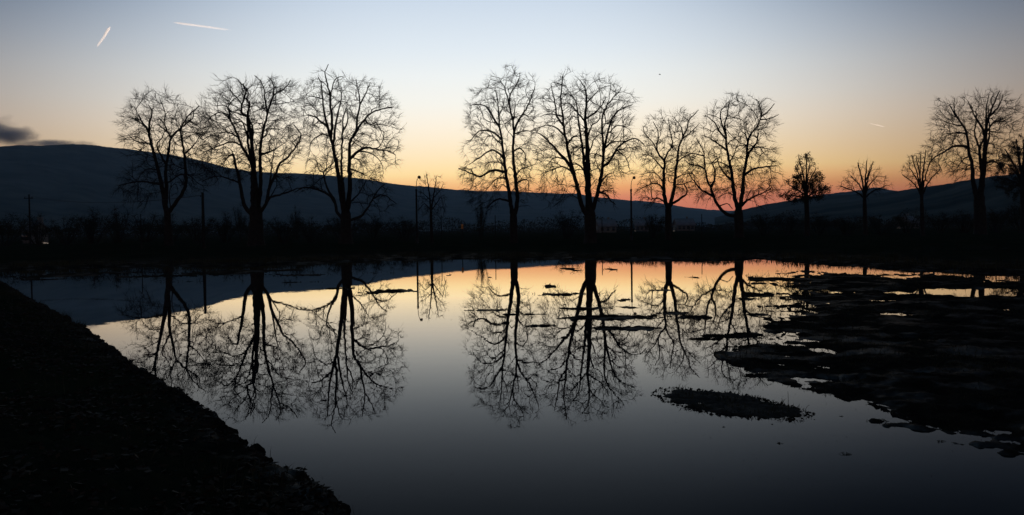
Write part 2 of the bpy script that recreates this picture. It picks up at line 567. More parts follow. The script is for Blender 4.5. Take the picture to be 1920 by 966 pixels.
# ------------------------------------------------------------------ hills
def ridge(name, prof, R, foot, seed, back=1.35, jag=1.0, rows=34):
    """A wooded ridge: crest height read along its length, sloping down to the plain on both sides."""
    px = np.array([p[0] for p in prof], float)
    py = np.array([p[1] for p in prof], float)
    xs = np.arange(px[0], px[-1] + 1, 3.0)
    ys = np.interp(xs, px, py)
    ker = np.ones(5) / 5
    ys = np.convolve(np.pad(ys, 2, 'edge'), ker, 'valid')
    rr = np.interp(xs, [p[0] for p in R], [p[1] for p in R])
    ft = np.interp(xs, [p[0] for p in foot], [p[1] for p in foot])
    ys = ys + jag * (1.3 * fbm(xs * .05 + seed, xs * 0 + seed, 5, .7))
    top = np.array([at(x, y, 1.0) for x, y in zip(xs, ys)])
    dirs = top - CAMP
    dirs /= np.linalg.norm(dirs[:, :2], axis=1)[:, None]
    V = []
    ts = np.concatenate([np.linspace(0, 1, rows), [1 + .12 * (back - 1), back]])
    for t in ts:
        if t <= 1:
            d = ft + (rr - ft) * t
            hh = dirs[:, 2] * rr * (t ** 1.45)
            n = fbm(xs * .018 + seed + t * 1.1, xs * .004 + t * 6 + seed, 4)
            hh = hh * (1 + .22 * n * (1 - t) * min(1, 4 * t)) + CAM_Z * t
        else:
            d = rr * t
            hh = (dirs[:, 2] * rr + CAM_Z) * max(0, 1 - ((t - 1) / (back - 1)) ** 1.2)
        V.append(np.stack([dirs[:, 0] * d, dirs[:, 1] * d, hh - (3 if t in (0, back) else 0)], 1))
    V = np.vstack(V)
    n = len(xs)
    i = np.arange(len(ts) - 1)[:, None] * n
    j = np.arange(n - 1)[None]
    Q = np.stack([i + j, i + j + 1, i + n + j + 1, i + n + j], -1).reshape(-1, 4)
    return tag(mobj(name, V, [Q], M_FOREST, smooth=True), kind='structure')

LEFT_PROF = [(-700, 330), (-400, 300), (-200, 284), (0, 275), (40, 272), (70, 274), (130, 270), (165, 271), (200, 275), (240, 280), (290, 286), (330, 292), (380, 302), (430, 315), (470, 321), (500, 323),
             (560, 325), (620, 329), (660, 333), (700, 338), (740, 346), (780, 348), (850, 355), (900, 358), (960, 359), (1020, 361), (1060, 363), (1100, 369), (1150, 376), (1200, 381), (1260, 388), (1320, 396), (1400, 404), (1480, 412)]
ridge('hill', LEFT_PROF, [(-700, 3300), (0, 3600), (500, 4600), (960, 5600), (1480, 6000)], [(-700, 1300), (0, 1400), (960, 2600), (1480, 3600)], 3)
ridge('distant_ridge', [(900, 392), (980, 372), (1040, 364), (1075, 362), (1110, 368), (1150, 373), (1180, 375), (1230, 379), (1280, 388), (1330, 394), (1400, 396), (1480, 402), (1600, 408)],
      [(900, 7000), (1600, 7100)], [(900, 6200), (1600, 6300)], 8, back=1.05)
ridge('distant_ridge', [(1380, 408), (1440, 386), (1500, 372), (1545, 364), (1590, 359), (1630, 353), (1650, 352), (1675, 357), (1720, 362), (1800, 368), (1900, 380)],
      [(1380, 3700), (1900, 3600)], [(1380, 2900), (1900, 2800)], 14, back=1.2)
ridge('hill', [(1340, 409), (1380, 397), (1410, 389), (1440, 382), (1480, 376), (1520, 371), (1560, 366), (1600, 364), (1660, 361), (1720, 353), (1780, 344), (1820, 337), (1860, 331), (1920, 325), (2000, 318), (2150, 306), (2400, 300), (2700, 330)],
      [(1340, 2300), (1920, 1150), (2700, 1100)], [(1340, 800), (1920, 400), (2700, 400)], 21)

# the air between here and the hills
def build_haze():
    mb = MB()
    mb.box((0, 3800, 199), (9600, 7800, 402))
    m = bpy.data.materials.new('dusk_air')
    m.use_nodes = True
    nt = m.node_tree
    nt.nodes.clear()
    out = nt.nodes.new('ShaderNodeOutputMaterial')
    pv = nt.nodes.new('ShaderNodeVolumePrincipled')
    pv.inputs['Color'].default_value = (.50, .78, 1.0, 1)
    pv.inputs['Density'].default_value = HAZE
    pv.inputs['Anisotropy'].default_value = 0.0
    nt.links.new(pv.outputs[0], out.inputs['Volume'])
    o = mb.build('haze', m)
    tag(o, 'thin blue evening haze in front of the hills', kind='stuff')
build_haze()

# ------------------------------------------------------------------ bare trees
def twigs_mesh(P, D, L, r, rng, bend):
    """Two-step three-sided twigs from points P along D."""
    n = len(P)
    side = rng.normal(size=(n, 3)) * .28
    D2 = D + side + bend
    D2 /= np.linalg.norm(D2, axis=1)[:, None]
    A, B = P, P + D * (L * .5)[:, None]
    C = B + D2 * (L * .5)[:, None]
    ref = np.where(np.abs(D[:, 1:2]) < .8, np.array((.2, .95, .1)), np.array((.95, .1, .2)))
    u = np.cross(D, ref)
    u /= np.linalg.norm(u, axis=1)[:, None] + 1e-9
    w = np.cross(D, u)
    an = np.arange(3) * 2 * math.pi / 3
    ring = u[:, None] * np.cos(an)[None, :, None] + w[:, None] * np.sin(an)[None, :, None]
    rr = np.asarray(r)[:, None, None]
    V = np.concatenate([A[:, None] + ring * rr, B[:, None] + ring * rr * .75, C[:, None] + ring * rr * .4], 1).reshape(-1, 3)
    k = np.arange(n)[:, None] * 9
    j = np.arange(3)[None]
    j2 = (j + 1) % 3
    Q1 = np.stack([k + j, k + j2, k + 3 + j2, k + 3 + j], -1).reshape(-1, 4)
    return V, np.vstack([Q1, Q1 + 3])

def leaf_quads(C, s, rng, flat=.55):
    U = rng.normal(size=C.shape)
    U /= np.linalg.norm(U, axis=1)[:, None]
    Wd = np.cross(U, rng.normal(size=C.shape))
    Wd /= np.linalg.norm(Wd, axis=1)[:, None] + 1e-9
    s = np.asarray(s)[:, None]
    V = np.stack([C - U * s, C + Wd * s * flat, C + U * s, C - Wd * s * flat], 1).reshape(-1, 3)
    k = np.arange(len(C))[:, None] * 4
    return V, k + np.arange(4)[None]

def crown_points(poly, n, rng, depth):
    """Points through a crown whose side view is the polygon and whose plan is round, more of them toward the outside."""
    x0, x1 = poly[:, 0].min(), poly[:, 0].max()
    z0, z1 = poly[:, 1].min(), poly[:, 1].max()
    rows = np.linspace(z0, z1, 60)
    gx = np.linspace(x0, x1, 160)
    G = inpoly(poly, *[g.ravel() for g in np.meshgrid(gx, rows)]).reshape(60, 160)
    lo = np.array([gx[g][0] if g.any() else np.nan for g in G])
    hi = np.array([gx[g][-1] if g.any() else np.nan for g in G])
    ok = ~np.isnan(lo)
    x = rng.uniform(x0, x1, n)
    z = rng.uniform(z0, z1, n)
    m = inpoly(poly, x, z)
    x, z = x[m], z[m]
    l, h_ = np.interp(z, rows[ok], lo[ok]), np.interp(z, rows[ok], hi[ok])
    ctr, hw = (l + h_) / 2, np.maximum((h_ - l) / 2, .3)
    half = depth * hw * np.sqrt(np.clip(1.05 - ((x - ctr) / hw) ** 2, .03, 1))
    y = rng.uniform(-1, 1, len(x)) * half
    e = np.sqrt(((x - ctr) / hw) ** 2 + (y / (depth * hw)) ** 2)
    top = (z - z0) / (z1 - z0)
    keep = rng.random(len(x)) < .25 + .75 * np.maximum(e, top ** 2)
    zc = (z0 + z1) / 2
    an = np.arctan2(z - zc, x - (x0 + x1) / 2)
    f = 1 + .30 * fbm(an * 3.4 + x0 * 7, y * .4 + z1, 4, .7) - .035          # an uneven outline
    return np.stack([(x0 + x1) / 2 + (x - (x0 + x1) / 2) * f, y * f, zc + (z - zc) * f], 1)[keep]

def bare_tree(name, label, group, x0, y0, sc, dist, trunk, limbs, env, seed, leafy=False, depth=.85, twig_r=.0095, twig_n=1.0, thick=1.0, fine=None, spacing=.86, dens=4.0):
    """trunk and limbs: list of (points, start radius, end radius) read off the photograph, sized in metres at the tree's distance."""
    rng = np.random.default_rng(seed)
    mpp = dist / FPX / sc
    def wp(p):
        return at(x0 + p[0] / sc, y0 + p[1] / sc, dist)
    b = wp(trunk[0][0])
    gz = hgt(b[0], b[1])
    base = np.array((b[0], b[1], gz - .06))
    root = empty(name, base)
    tag(root, label, 'tree', group)
    # trunk reaching down to the ground with a root flare
    tp = np.array([wp(p) for p in trunk[0]]) - base
    tp[:, 1] = 0
    top = tp[-1]
    low = tp[0].copy()
    pts_ = [np.array((low[0], 0, -.1)), np.array((low[0], 0, .35))] + [p for p in tp if p[2] > .7]
    tr = catmull(pts_, .35)
    hz = np.clip(tr[:, 2] / max(top[2], .1), 0, 1)
    r0, r1 = trunk[1] * mpp, trunk[2] * mpp
    rr = r0 + (r1 - r0) * hz + r0 * .22 * np.exp(-np.maximum(tr[:, 2], 0) / .3)
    tr = np.vstack([tr, tr[-1] + (0, 0, .22 * r1 / .3), tr[-1] + (0, 0, .5 * r1 / .3), tr[-1] + (0, 0, .7 * r1 / .3)])
    rr = np.concatenate([rr, [r1 * .9, r1 * .6, r1 * .05]])
    V, Q = tube(tr, rr, 12)
    nrm = V - np.repeat(tr, 12, 0)
    V = V + nrm * (.22 * fbm(V[:, 0] * 3 + np.arange(len(V)) % 12 * .7 + seed, V[:, 2] * 1.3 + seed, 3))[:, None]
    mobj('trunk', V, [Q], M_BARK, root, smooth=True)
    # limbs, each leaving the trunk or an earlier limb; depth comes from a lean of its own
    SK, SD, SR = [tr], [np.gradient(tr, axis=0)], [rr]
    for k, (lp, ra, rb) in enumerate(limbs):
        L = np.array([wp(p) for p in lp]) - base
        L[:, 1] = 0
        allp = np.vstack(SK)
        d2 = np.hypot(allp[:, 0] - L[0, 0], allp[:, 2] - L[0, 2]) + .05 * np.abs(allp[:, 1])
        j = d2.argmin()
        snap = allp[j] if d2[j] < .9 else np.array((L[0, 0], 0, L[0, 2]))
        arc = np.concatenate([[0], np.cumsum(np.linalg.norm(np.diff(L, axis=0), axis=1))])
        big = ra > .35 * trunk[1]
        lean = rng.uniform(.12, .42) * (1 if rng.random() < .5 else -1) * (.7 if big else 1.1)
        if snap[1] != 0 and rng.random() < .6:
            lean = math.copysign(lean, snap[1])
        wob = np.cumsum(rng.normal(0, .10, len(L)))
        L[:, 1] = snap[1] + lean * arc + wob * np.minimum(arc, 1.5) * .6
        L[0] = snap
        C = catmull(L, .28)
        C[1:-1] += rng.normal(0, .022, (len(C) - 2, 3))
        t = np.linspace(0, 1, len(C))
        R = (ra + (rb - ra) * t ** .85) * mpp * 1.02
        R = np.maximum(R, .012)
        V, Q = tube(C, R, 8 if ra * mpp > .1 else 6)
        mobj('limb', V, [Q], M_BARK, root, smooth=True)
        SK.append(C)
        SD.append(np.gradient(C, axis=0))
        SR.append(R)
    N0 = np.vstack(SK[1:])
    D0 = np.vstack(SD[1:])
    D0 = D0 / (np.linalg.norm(D0, axis=1)[:, None] + 1e-9)
    R0 = np.concatenate(SR[1:])
    # everything finer grows through the crown from those limbs
    poly = np.array([wp(p) for p in env])[:, [0, 2]] - base[[0, 2]]
    pc = poly.mean(0)
    poly = pc + (poly - pc) * 1.0
    zlo, zhi = poly[:, 1].min(), poly[:, 1].max()
    cx = poly[:, 0].mean()
    cw = np.ptp(poly[:, 0])
    u = max(.42, min(1.0, cw / 8.5)) if fine is None else fine
    def up_of(z):
        t = (z - zlo) / (zhi - zlo)
        return np.interp(t, [0, .2, .45, .7, 1], [-1.0, -.75, -.2, .28, .42])
    cxr = poly[:, 0].mean()
    def inside(Pt, grow):
        q = pc + (Pt[:, [0, 2]] - pc) / grow[:, None]
        return inpoly(poly, q[:, 0], q[:, 1]) & (np.abs(Pt[:, 1]) < depth * cw * .52 * grow)
    def sprout(S, T, L, ang, up_gain=1.0, kink=.10, seg=4, fit=True):
        """Curved shoots leaving S at an angle from T; cut shorter where they would leave the crown."""
        n = len(S)
        v = rng.normal(size=(n, 3))
        out = S - np.array((cxr, 0, 0))
        out[:, 2] = 0
        out /= np.linalg.norm(out, axis=1)[:, None] + .3
        v += 1.25 * out + np.array((0, 0, .2)) * np.sign(up_of(S[:, 2]))[:, None]
        N = v - (v * T).sum(1)[:, None] * T
        N /= np.linalg.norm(N, axis=1)[:, None] + 1e-9
        d0 = T * np.cos(ang)[:, None] + N * np.sin(ang)[:, None]
        bend = np.zeros((n, 3))
        bend[:, 2] = up_of(S[:, 2]) * up_gain
        kk = rng.normal(size=(seg, n, 3)) * kink
        grow = rng.uniform(.90, 1.06, n)
        L = L.copy()
        def run(L):
            p, d = S.copy(), d0.copy()
            o = [p]
            for m in range(seg):
                d = d + bend * (.9 / seg) * np.minimum(L, 1.6)[:, None] + kk[m]
                d /= np.linalg.norm(d, axis=1)[:, None]
                p = p + d * (L / seg)[:, None]
                o.append(p)
            return np.stack(o, 1)
        X = run(L)
        if fit:
            for f in (.8, .75, .65, .6):
                bad = ~inside(X[:, -1], grow)
                if not bad.any():
                    break
                L = np.where(bad, L * f, L)
                X = run(L)
        return X, L
    def shoots_mesh(X, r0, r1, sides):
        n, k, _ = X.shape
        D = X[:, -1] - X[:, 0]
        D /= np.linalg.norm(D, axis=1)[:, None] + 1e-9
        ref = np.where(np.abs(D[:, 1:2]) < .8, np.array((.2, .95, .1)), np.array((.95, .1, .2)))
        a = np.cross(D, ref)
        a /= np.linalg.norm(a, axis=1)[:, None] + 1e-9
        b_ = np.cross(D, a)
        an = np.arange(sides) * 2 * math.pi / sides
        ring = a[:, None] * np.cos(an)[None, :, None] + b_[:, None] * np.sin(an)[None, :, None]
        t = np.linspace(0, 1, k)[None]
        R = r0[:, None] * (1 - t) + r1[:, None] * t
        V = (X[:, :, None] + ring[:, None] * R[:, :, None, None]).reshape(-1, 3)
        base_ = np.arange(n)[:, None, None] * (k * sides)
        i_ = np.arange(k - 1)[None, :, None] * sides
        j_ = np.arange(sides)[None, None]
        j2 = (j_ + 1) % sides
        Q = np.stack([base_ + i_ + j_, base_ + i_ + j2, base_ + i_ + sides + j2, base_ + i_ + sides + j_], -1).reshape(-1, 4)
        return V, Q
    def pick(X, L, per_m, lo=.12, hi=1.0, bias=1.0):
        """Places along shoots where the next order leaves."""
        cnt = rng.poisson(np.maximum(L * per_m, .2))
        src = np.repeat(np.arange(len(X)), cnt)
        t = lo + (hi - lo) * rng.random(len(src)) ** bias
        k = X.shape[1] - 1
        f = np.minimum(t * k, k - 1e-4)
        m = f.astype(int)
        w = (f - m)[:, None]
        S = X[src, m] * (1 - w) + X[src, m + 1] * w
        T = X[src, m + 1] - X[src, m]
        T /= np.linalg.norm(T, axis=1)[:, None] + 1e-9
        return src, t, S, T
    # first order: every part of the crown is reached by a bough that leaves the limb best placed for it and arches over
    G = crown_points(poly, 5000, rng, depth)
    keep = []
    sp = spacing * u
    for g in G:
        if not keep or np.min(np.linalg.norm(np.array(keep) - g, axis=1)) > sp * rng.uniform(.75, 1.25):
            keep.append(g)
    G = np.array(keep)
    NP, NT = np.vstack(SK[1:]), np.vstack([np.gradient(C, axis=0) for C in SK[1:]])
    NT /= np.linalg.norm(NT, axis=1)[:, None] + 1e-9
    NR = np.concatenate(SR[1:])
    d0 = np.min(np.linalg.norm(G[:, None] - NP[None], axis=2), axis=1)
    G = G[np.argsort(d0)]
    pool_n = len(NP)
    cap = pool_n + len(G) * 4
    PP, PT, PR, PU = np.zeros((cap, 3)), np.zeros((cap, 3)), np.full(cap, 9.0), np.zeros(cap)
    PO = np.full(cap, -1)                           # which bough a place belongs to (-1: a limb)
    PP[:pool_n], PT[:pool_n], PR[:pool_n] = NP, NT, NR
    X1, R1, own = [], [], []
    tt = np.linspace(0, 1, 8)[:, None]
    for g in G:                                     # nearest first, so that far parts are reached from boughs already there
        v = g - PP[:pool_n]
        dd = np.linalg.norm(v, axis=1) + 1e-6
        cs = (v * PT[:pool_n]).sum(1) / dd
        cost = dd * (1 + .85 * (1 - cs)) + 3.0 * (dd < .3) + PU[:pool_n] + .65 * u * (PO[:pool_n] >= 0)
        b_ = int(cost.argmin())
        L = dd[b_]
        if L < .35 or L > 4.8 * max(u, .55) or cs[b_] < -.3:
            continue
        S, T = PP[b_], PT[b_]
        lift = np.interp((g[2] - zlo) / (zhi - zlo), [0, .3, .55, 1], [.34, .22, .05, -.05])
        c1 = S + T * (L * .30) + v[b_] * .08 + np.array((0, 0, lift * L * .8))
        c2 = S + v[b_] * .66 + rng.normal(size=3) * L * .04 + np.array((0, 0, lift * L * .5))
        X = S * (1 - tt) ** 3 + 3 * c1 * tt * (1 - tt) ** 2 + 3 * c2 * tt ** 2 * (1 - tt) + g * tt ** 3
        X[1:-1] += rng.normal(size=(6, 3)) * L * .012
        PU[:pool_n] += .5 * np.exp(-(np.linalg.norm(PP[:pool_n] - S, axis=1) / .4) ** 2)
        for q in (3, 4, 6, 7):
            e = X[q] - X[q - 1]
            PP[pool_n], PT[pool_n], PU[pool_n], PO[pool_n] = X[q], e / (np.linalg.norm(e) + 1e-9), .1, len(X1)
            pool_n += 1
        own.append(PO[b_])
        R1.append(PR[b_])
        X1.append(X)
    X1, R1, own = np.array(X1), np.array(R1), np.array(own)
    L1 = np.linalg.norm(np.diff(X1, axis=1), axis=2).sum(1)
    load = L1.copy()
    for i_ in range(len(own) - 1, -1, -1):
        if own[i_] >= 0:
            load[own[i_]] += load[i_]
    r1 = np.minimum(.0125 + .0150 * load ** .62, .07) * thick * max(u, .6)
    for i_ in range(len(own)):
        r1[i_] = min(r1[i_], (R1[i_] * .75 if own[i_] < 0 else r1[own[i_]] * .85))
    # second order
    s2, t2, S2, T2 = pick(X1, L1, dens / u, .15, 1.0, .85)
    X2, L2 = sprout(S2, T2, np.minimum(L1[s2] * (1.05 - .6 * t2) * rng.uniform(.22, .60, len(s2)) + .22 * u, 1.5 * u), rng.uniform(.45, .95, len(s2)), .6, .085, 4)
    r2 = np.minimum(r1[s2] * .62, .0085 + .010 * L2) * 1.0
    # twigs
    s3, t3, S3, T3 = pick(X2, L2, 5.6 / u * twig_n, .15, 1.0, .8)
    s4, t4, S4, T4 = pick(X1, L1, 2.2 / u * twig_n, .3, 1.0, .7)
    S3, T3 = np.vstack([S3, S4, X2[:, -1]]), np.vstack([T3, T4, X2[:, -1] - X2[:, -2]])
    T3 /= np.linalg.norm(T3, axis=1)[:, None] + 1e-9
    X3, L3 = sprout(S3, T3, (.15 + .75 * rng.random(len(S3)) ** 1.5) * max(u, .6), rng.uniform(.2, .85, len(S3)), .5, .07, 2, False)
    V1, Q1 = shoots_mesh(X1, r1, np.maximum(r1 * .42, .009), 5)
    V2, Q2 = shoots_mesh(X2, r2, r2 * .5, 3)
    V3, Q3 = shoots_mesh(X3, np.full(len(X3), twig_r), np.full(len(X3), twig_r * .45), 3)
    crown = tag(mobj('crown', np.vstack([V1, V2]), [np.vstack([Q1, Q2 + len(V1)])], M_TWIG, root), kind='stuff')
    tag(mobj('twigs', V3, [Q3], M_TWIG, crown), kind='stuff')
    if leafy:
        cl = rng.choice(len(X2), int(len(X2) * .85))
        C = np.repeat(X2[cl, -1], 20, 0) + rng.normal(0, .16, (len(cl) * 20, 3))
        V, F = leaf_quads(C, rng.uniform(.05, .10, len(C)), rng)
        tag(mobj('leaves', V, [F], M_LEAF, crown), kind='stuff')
    return root

ROW = 'tall bare trees along the far bank'
bare_tree('bare_tree', 'bare tree at the row\'s left end, slim stem forking off right near its base', ROW, 200, 160, 3.22, 97,
    ([(374, 930), (371, 850), (366, 780)], 26, 21),
    [([(365, 790), (345, 700), (322, 600), (295, 500), (270, 420), (245, 340), (230, 290), (215, 250), (185, 215), (160, 170)], 17, 4),
     ([(352, 740), (345, 620), (332, 520), (338, 420), (345, 330), (345, 300), (322, 262), (295, 215), (262, 180)], 14, 3),
     ([(372, 775), (400, 740), (440, 690), (480, 640), (500, 580), (502, 500), (505, 410), (500, 330), (498, 285), (520, 240), (560, 195), (620, 150)], 13, 2.5),
     ([(235, 300), (226, 230), (236, 150), (215, 110)], 9, 2.5), ([(245, 350), (215, 345), (170, 340), (120, 315), (95, 290)], 6, 2),
     ([(345, 308), (375, 265), (410, 225), (455, 175), (455, 125)], 8, 2.5), ([(505, 420), (540, 400), (580, 370), (620, 320)], 6, 2), ([(500, 300), (480, 260), (450, 240)], 4, 1.6),
     ([(312, 600), (270, 590), (220, 580), (150, 590), (85, 610)], 7, 2), ([(350, 590), (390, 565), (430, 545), (490, 540), (540, 580), (590, 610)], 5, 2),
     ([(385, 740), (385, 660), (400, 610), (430, 600), (445, 650)], 4, 1.5), ([(300, 520), (250, 500), (200, 510), (150, 560)], 5, 1.6), ([(318, 470), (285, 400), (260, 350), (290, 300), (295, 250)], 7, 2),
     ([(300, 215), (310, 150), (290, 80)], 4, 1.5), ([(185, 215), (140, 190), (80, 200)], 3.5, 1.5)],
    [(66, 220), (112, 100), (184, 50), (270, 35), (350, 40), (430, 80), (470, 130), (540, 130), (610, 160), (645, 260), (645, 420), (620, 600), (540, 650), (440, 670), (420, 560), (330, 540), (300, 640), (240, 740), (130, 720), (70, 640), (90, 560), (150, 470), (84, 330)], 11)
bare_tree('bare_tree', 'broad bare tree with a fan of stems from one stout base, second from left', ROW, 370, 140, 3.218, 92,
    ([(355, 965), (355, 900), (354, 840)], 50, 40),
    [([(325, 870), (292, 800), (268, 670), (252, 560), (240, 485)], 14, 6),
     ([(335, 870), (325, 760), (316, 600), (303, 530), (270, 470), (240, 420), (215, 370), (190, 315), (150, 250), (100, 210), (50, 220), (0, 260)], 16, 2.5),
     ([(358, 880), (358, 700), (362, 560), (358, 450), (352, 340), (340, 270), (305, 245), (320, 180), (340, 120), (300, 60)], 21, 2.5),
     ([(378, 870), (381, 700), (376, 560), (366, 430), (375, 350), (385, 270), (405, 225), (390, 190), (405, 160), (380, 110)], 14, 2.5),
     ([(388, 870), (395, 700), (405, 560), (415, 460), (430, 390), (455, 320), (480, 250), (500, 195), (530, 150), (580, 130), (630, 80)], 15, 2.5),
     ([(395, 870), (425, 780), (452, 690), (500, 610), (535, 545), (590, 510), (640, 450), (675, 400), (670, 370), (640, 330)], 12, 3),
     ([(322, 650), (310, 545), (296, 450), (285, 370), (280, 300), (245, 240), (235, 200), (240, 150), (200, 90)], 12, 2.5),
     ([(150, 248), (148, 210), (130, 170), (150, 125), (190, 90), (210, 60)], 5, 2), ([(240, 235), (200, 215), (150, 195), (110, 165), (60, 170)], 5, 2), ([(356, 420), (330, 350), (318, 300), (280, 290)], 7, 2),
     ([(480, 245), (465, 180), (470, 130), (450, 80), (420, 50)], 6, 2), ([(522, 155), (525, 100), (500, 60)], 5, 2), ([(495, 210), (560, 205), (640, 195)], 3.5, 1.5), ([(412, 490), (460, 482), (520, 455)], 7, 3),
     ([(430, 400), (460, 370), (460, 345), (500, 345), (540, 350)], 5, 2), ([(455, 690), (475, 600), (490, 540), (500, 490)], 7, 2.5), ([(428, 775), (455, 740), (510, 725), (570, 710), (620, 690), (690, 690)], 8, 2.5),
     ([(262, 650), (225, 640), (170, 620), (120, 620), (60, 650)], 6, 2), ([(240, 420), (190, 400), (120, 420), (60, 450), (0, 480)], 6, 2), ([(215, 370), (160, 340), (90, 350), (20, 390)], 5, 1.8), ([(240, 490), (215, 500), (195, 530)], 6, 3),
     ([(360, 380), (340, 320), (345, 250), (360, 180)], 6, 2), ([(352, 330), (300, 300), (230, 330)], 5, 2)],
    [(0, 280), (40, 190), (90, 110), (190, 40), (300, 35), (440, 40), (560, 35), (630, 65), (640, 150), (600, 210), (690, 300), (700, 420), (650, 470), (560, 540), (540, 680), (470, 680), (430, 600), (260, 620), (200, 660), (60, 640), (0, 520)], 12)
bare_tree('bare_tree', 'tallest bare tree, left of the central gap, with a low limb arching left', ROW, 560, 120, 3.02, 88,
    ([(268, 985), (266, 920), (266, 870)], 36, 30),
    [([(246, 885), (246, 740), (235, 630), (220, 520), (205, 440), (188, 370), (175, 300), (168, 220), (165, 150), (150, 105)], 17, 2.5),
     ([(292, 885), (295, 720), (298, 600), (302, 530), (308, 460), (345, 395), (395, 330), (440, 290), (500, 275), (550, 270)], 17, 2.5),
     ([(266, 885), (268, 700), (265, 600), (277, 500), (290, 400), (300, 340), (328, 280)], 10, 2.5),
     ([(205, 425), (211, 330), (207, 260), (203, 190), (190, 115), (185, 75), (205, 35)], 9, 2),
     ([(188, 372), (150, 340), (110, 310), (70, 300)], 8, 2.5), ([(206, 230), (215, 170), (240, 110), (280, 100)], 5, 1.8), ([(170, 225), (130, 210), (80, 200)], 4, 1.6), ([(226, 460), (232, 360), (250, 300), (270, 230), (276, 160)], 8, 2),
     ([(345, 388), (355, 310), (368, 245), (360, 180), (350, 110)], 7, 2), ([(368, 245), (400, 190), (430, 130)], 5, 1.8), ([(310, 540), (345, 500), (395, 478), (450, 485), (500, 490), (540, 510)], 9, 2.5),
     ([(350, 500), (390, 502), (440, 525), (470, 560), (480, 620)], 4.5, 1.5), ([(303, 600), (350, 615), (400, 640)], 6, 2), ([(318, 545), (365, 560), (385, 610)], 4, 1.5), ([(400, 328), (430, 360), (460, 350), (490, 400)], 5, 1.6),
     ([(238, 890), (215, 840), (190, 770), (150, 710), (125, 650), (110, 605), (85, 590), (70, 540)], 11, 2.5), ([(195, 780), (165, 745), (120, 720), (60, 700), (0, 695), (-50, 720)], 9, 2.5), ([(112, 605), (160, 550), (200, 510)], 4, 1.6),
     ([(300, 905), (350, 860), (390, 800), (440, 710), (475, 680)], 9, 2.5), ([(410, 760), (470, 740), (540, 790)], 5, 2), ([(300, 790), (340, 730), (370, 670)], 6, 2), ([(200, 430), (160, 410), (110, 440), (90, 480)], 5, 1.6), ([(295, 420), (320, 350), (325, 290)], 6, 2)],
    [(0, 330), (30, 200), (60, 120), (120, 80), (180, 15), (215, 10), (300, 60), (360, 75), (440, 115), (530, 220), (575, 280), (555, 400), (575, 500), (540, 610), (470, 640), (570, 760), (520, 850), (400, 870), (330, 800), (310, 640), (200, 620), (120, 700), (40, 720), (20, 600), (70, 520), (130, 440), (60, 380)], 13)
bare_tree('bare_tree', 'slender bare tree with two parallel stems and arching side branches, right of the central gap', ROW, 850, 130, 2.841, 85,
    ([(322, 965), (322, 880), (320, 790)], 22, 19),
    [([(310, 800), (302, 690), (286, 590), (275, 520), (265, 430), (255, 350), (243, 280), (238, 200), (232, 120), (215, 80)], 13, 2.2),
     ([(332, 800), (341, 700), (332, 600), (322, 500), (318, 420), (322, 340), (318, 270), (302, 200), (300, 130), (330, 80), (350, 35)], 13, 2.2),
     ([(252, 360), (220, 330), (180, 315), (130, 315), (80, 370)], 6, 2), ([(243, 295), (215, 250), (190, 205), (160, 165), (110, 155), (80, 160)], 7, 2), ([(270, 470), (240, 440), (200, 425), (140, 460), (80, 500)], 6.5, 2),
     ([(280, 552), (240, 535), (190, 540), (140, 565), (90, 550), (60, 535), (20, 520)], 8, 2.2), ([(286, 590), (255, 575), (220, 590), (180, 640)], 5, 1.6), ([(300, 710), (250, 690), (210, 705), (180, 740)], 7, 2.5), ([(277, 520), (240, 490), (190, 490), (160, 520)], 4.5, 1.5),
     ([(295, 640), (265, 615), (245, 640)], 4, 1.5), ([(262, 400), (230, 370), (190, 350), (150, 400)], 4.5, 1.6), ([(322, 335), (345, 270), (380, 220), (410, 160), (435, 90)], 7, 2), ([(300, 180), (275, 90), (250, 40)], 5, 1.6),
     ([(320, 440), (340, 420), (365, 420), (385, 460), (380, 520)], 5, 1.6), ([(335, 620), (360, 590), (400, 590), (402, 640)], 5, 1.6), ([(333, 590), (350, 540), (390, 520), (450, 500)], 4, 1.5), ([(322, 345), (380, 325), (440, 320)], 4, 1.5), ([(240, 240), (262, 180), (270, 130)], 4, 1.5), ([(325, 270), (330, 200), (325, 150)], 4.5, 1.6)],
    [(15, 530), (70, 470), (70, 370), (60, 270), (80, 140), (150, 80), (200, 30), (320, 12), (400, 50), (450, 110), (460, 300), (430, 400), (460, 500), (430, 640), (360, 700), (300, 640), (230, 720), (160, 780), (90, 740), (60, 640)], 14, depth=.75)
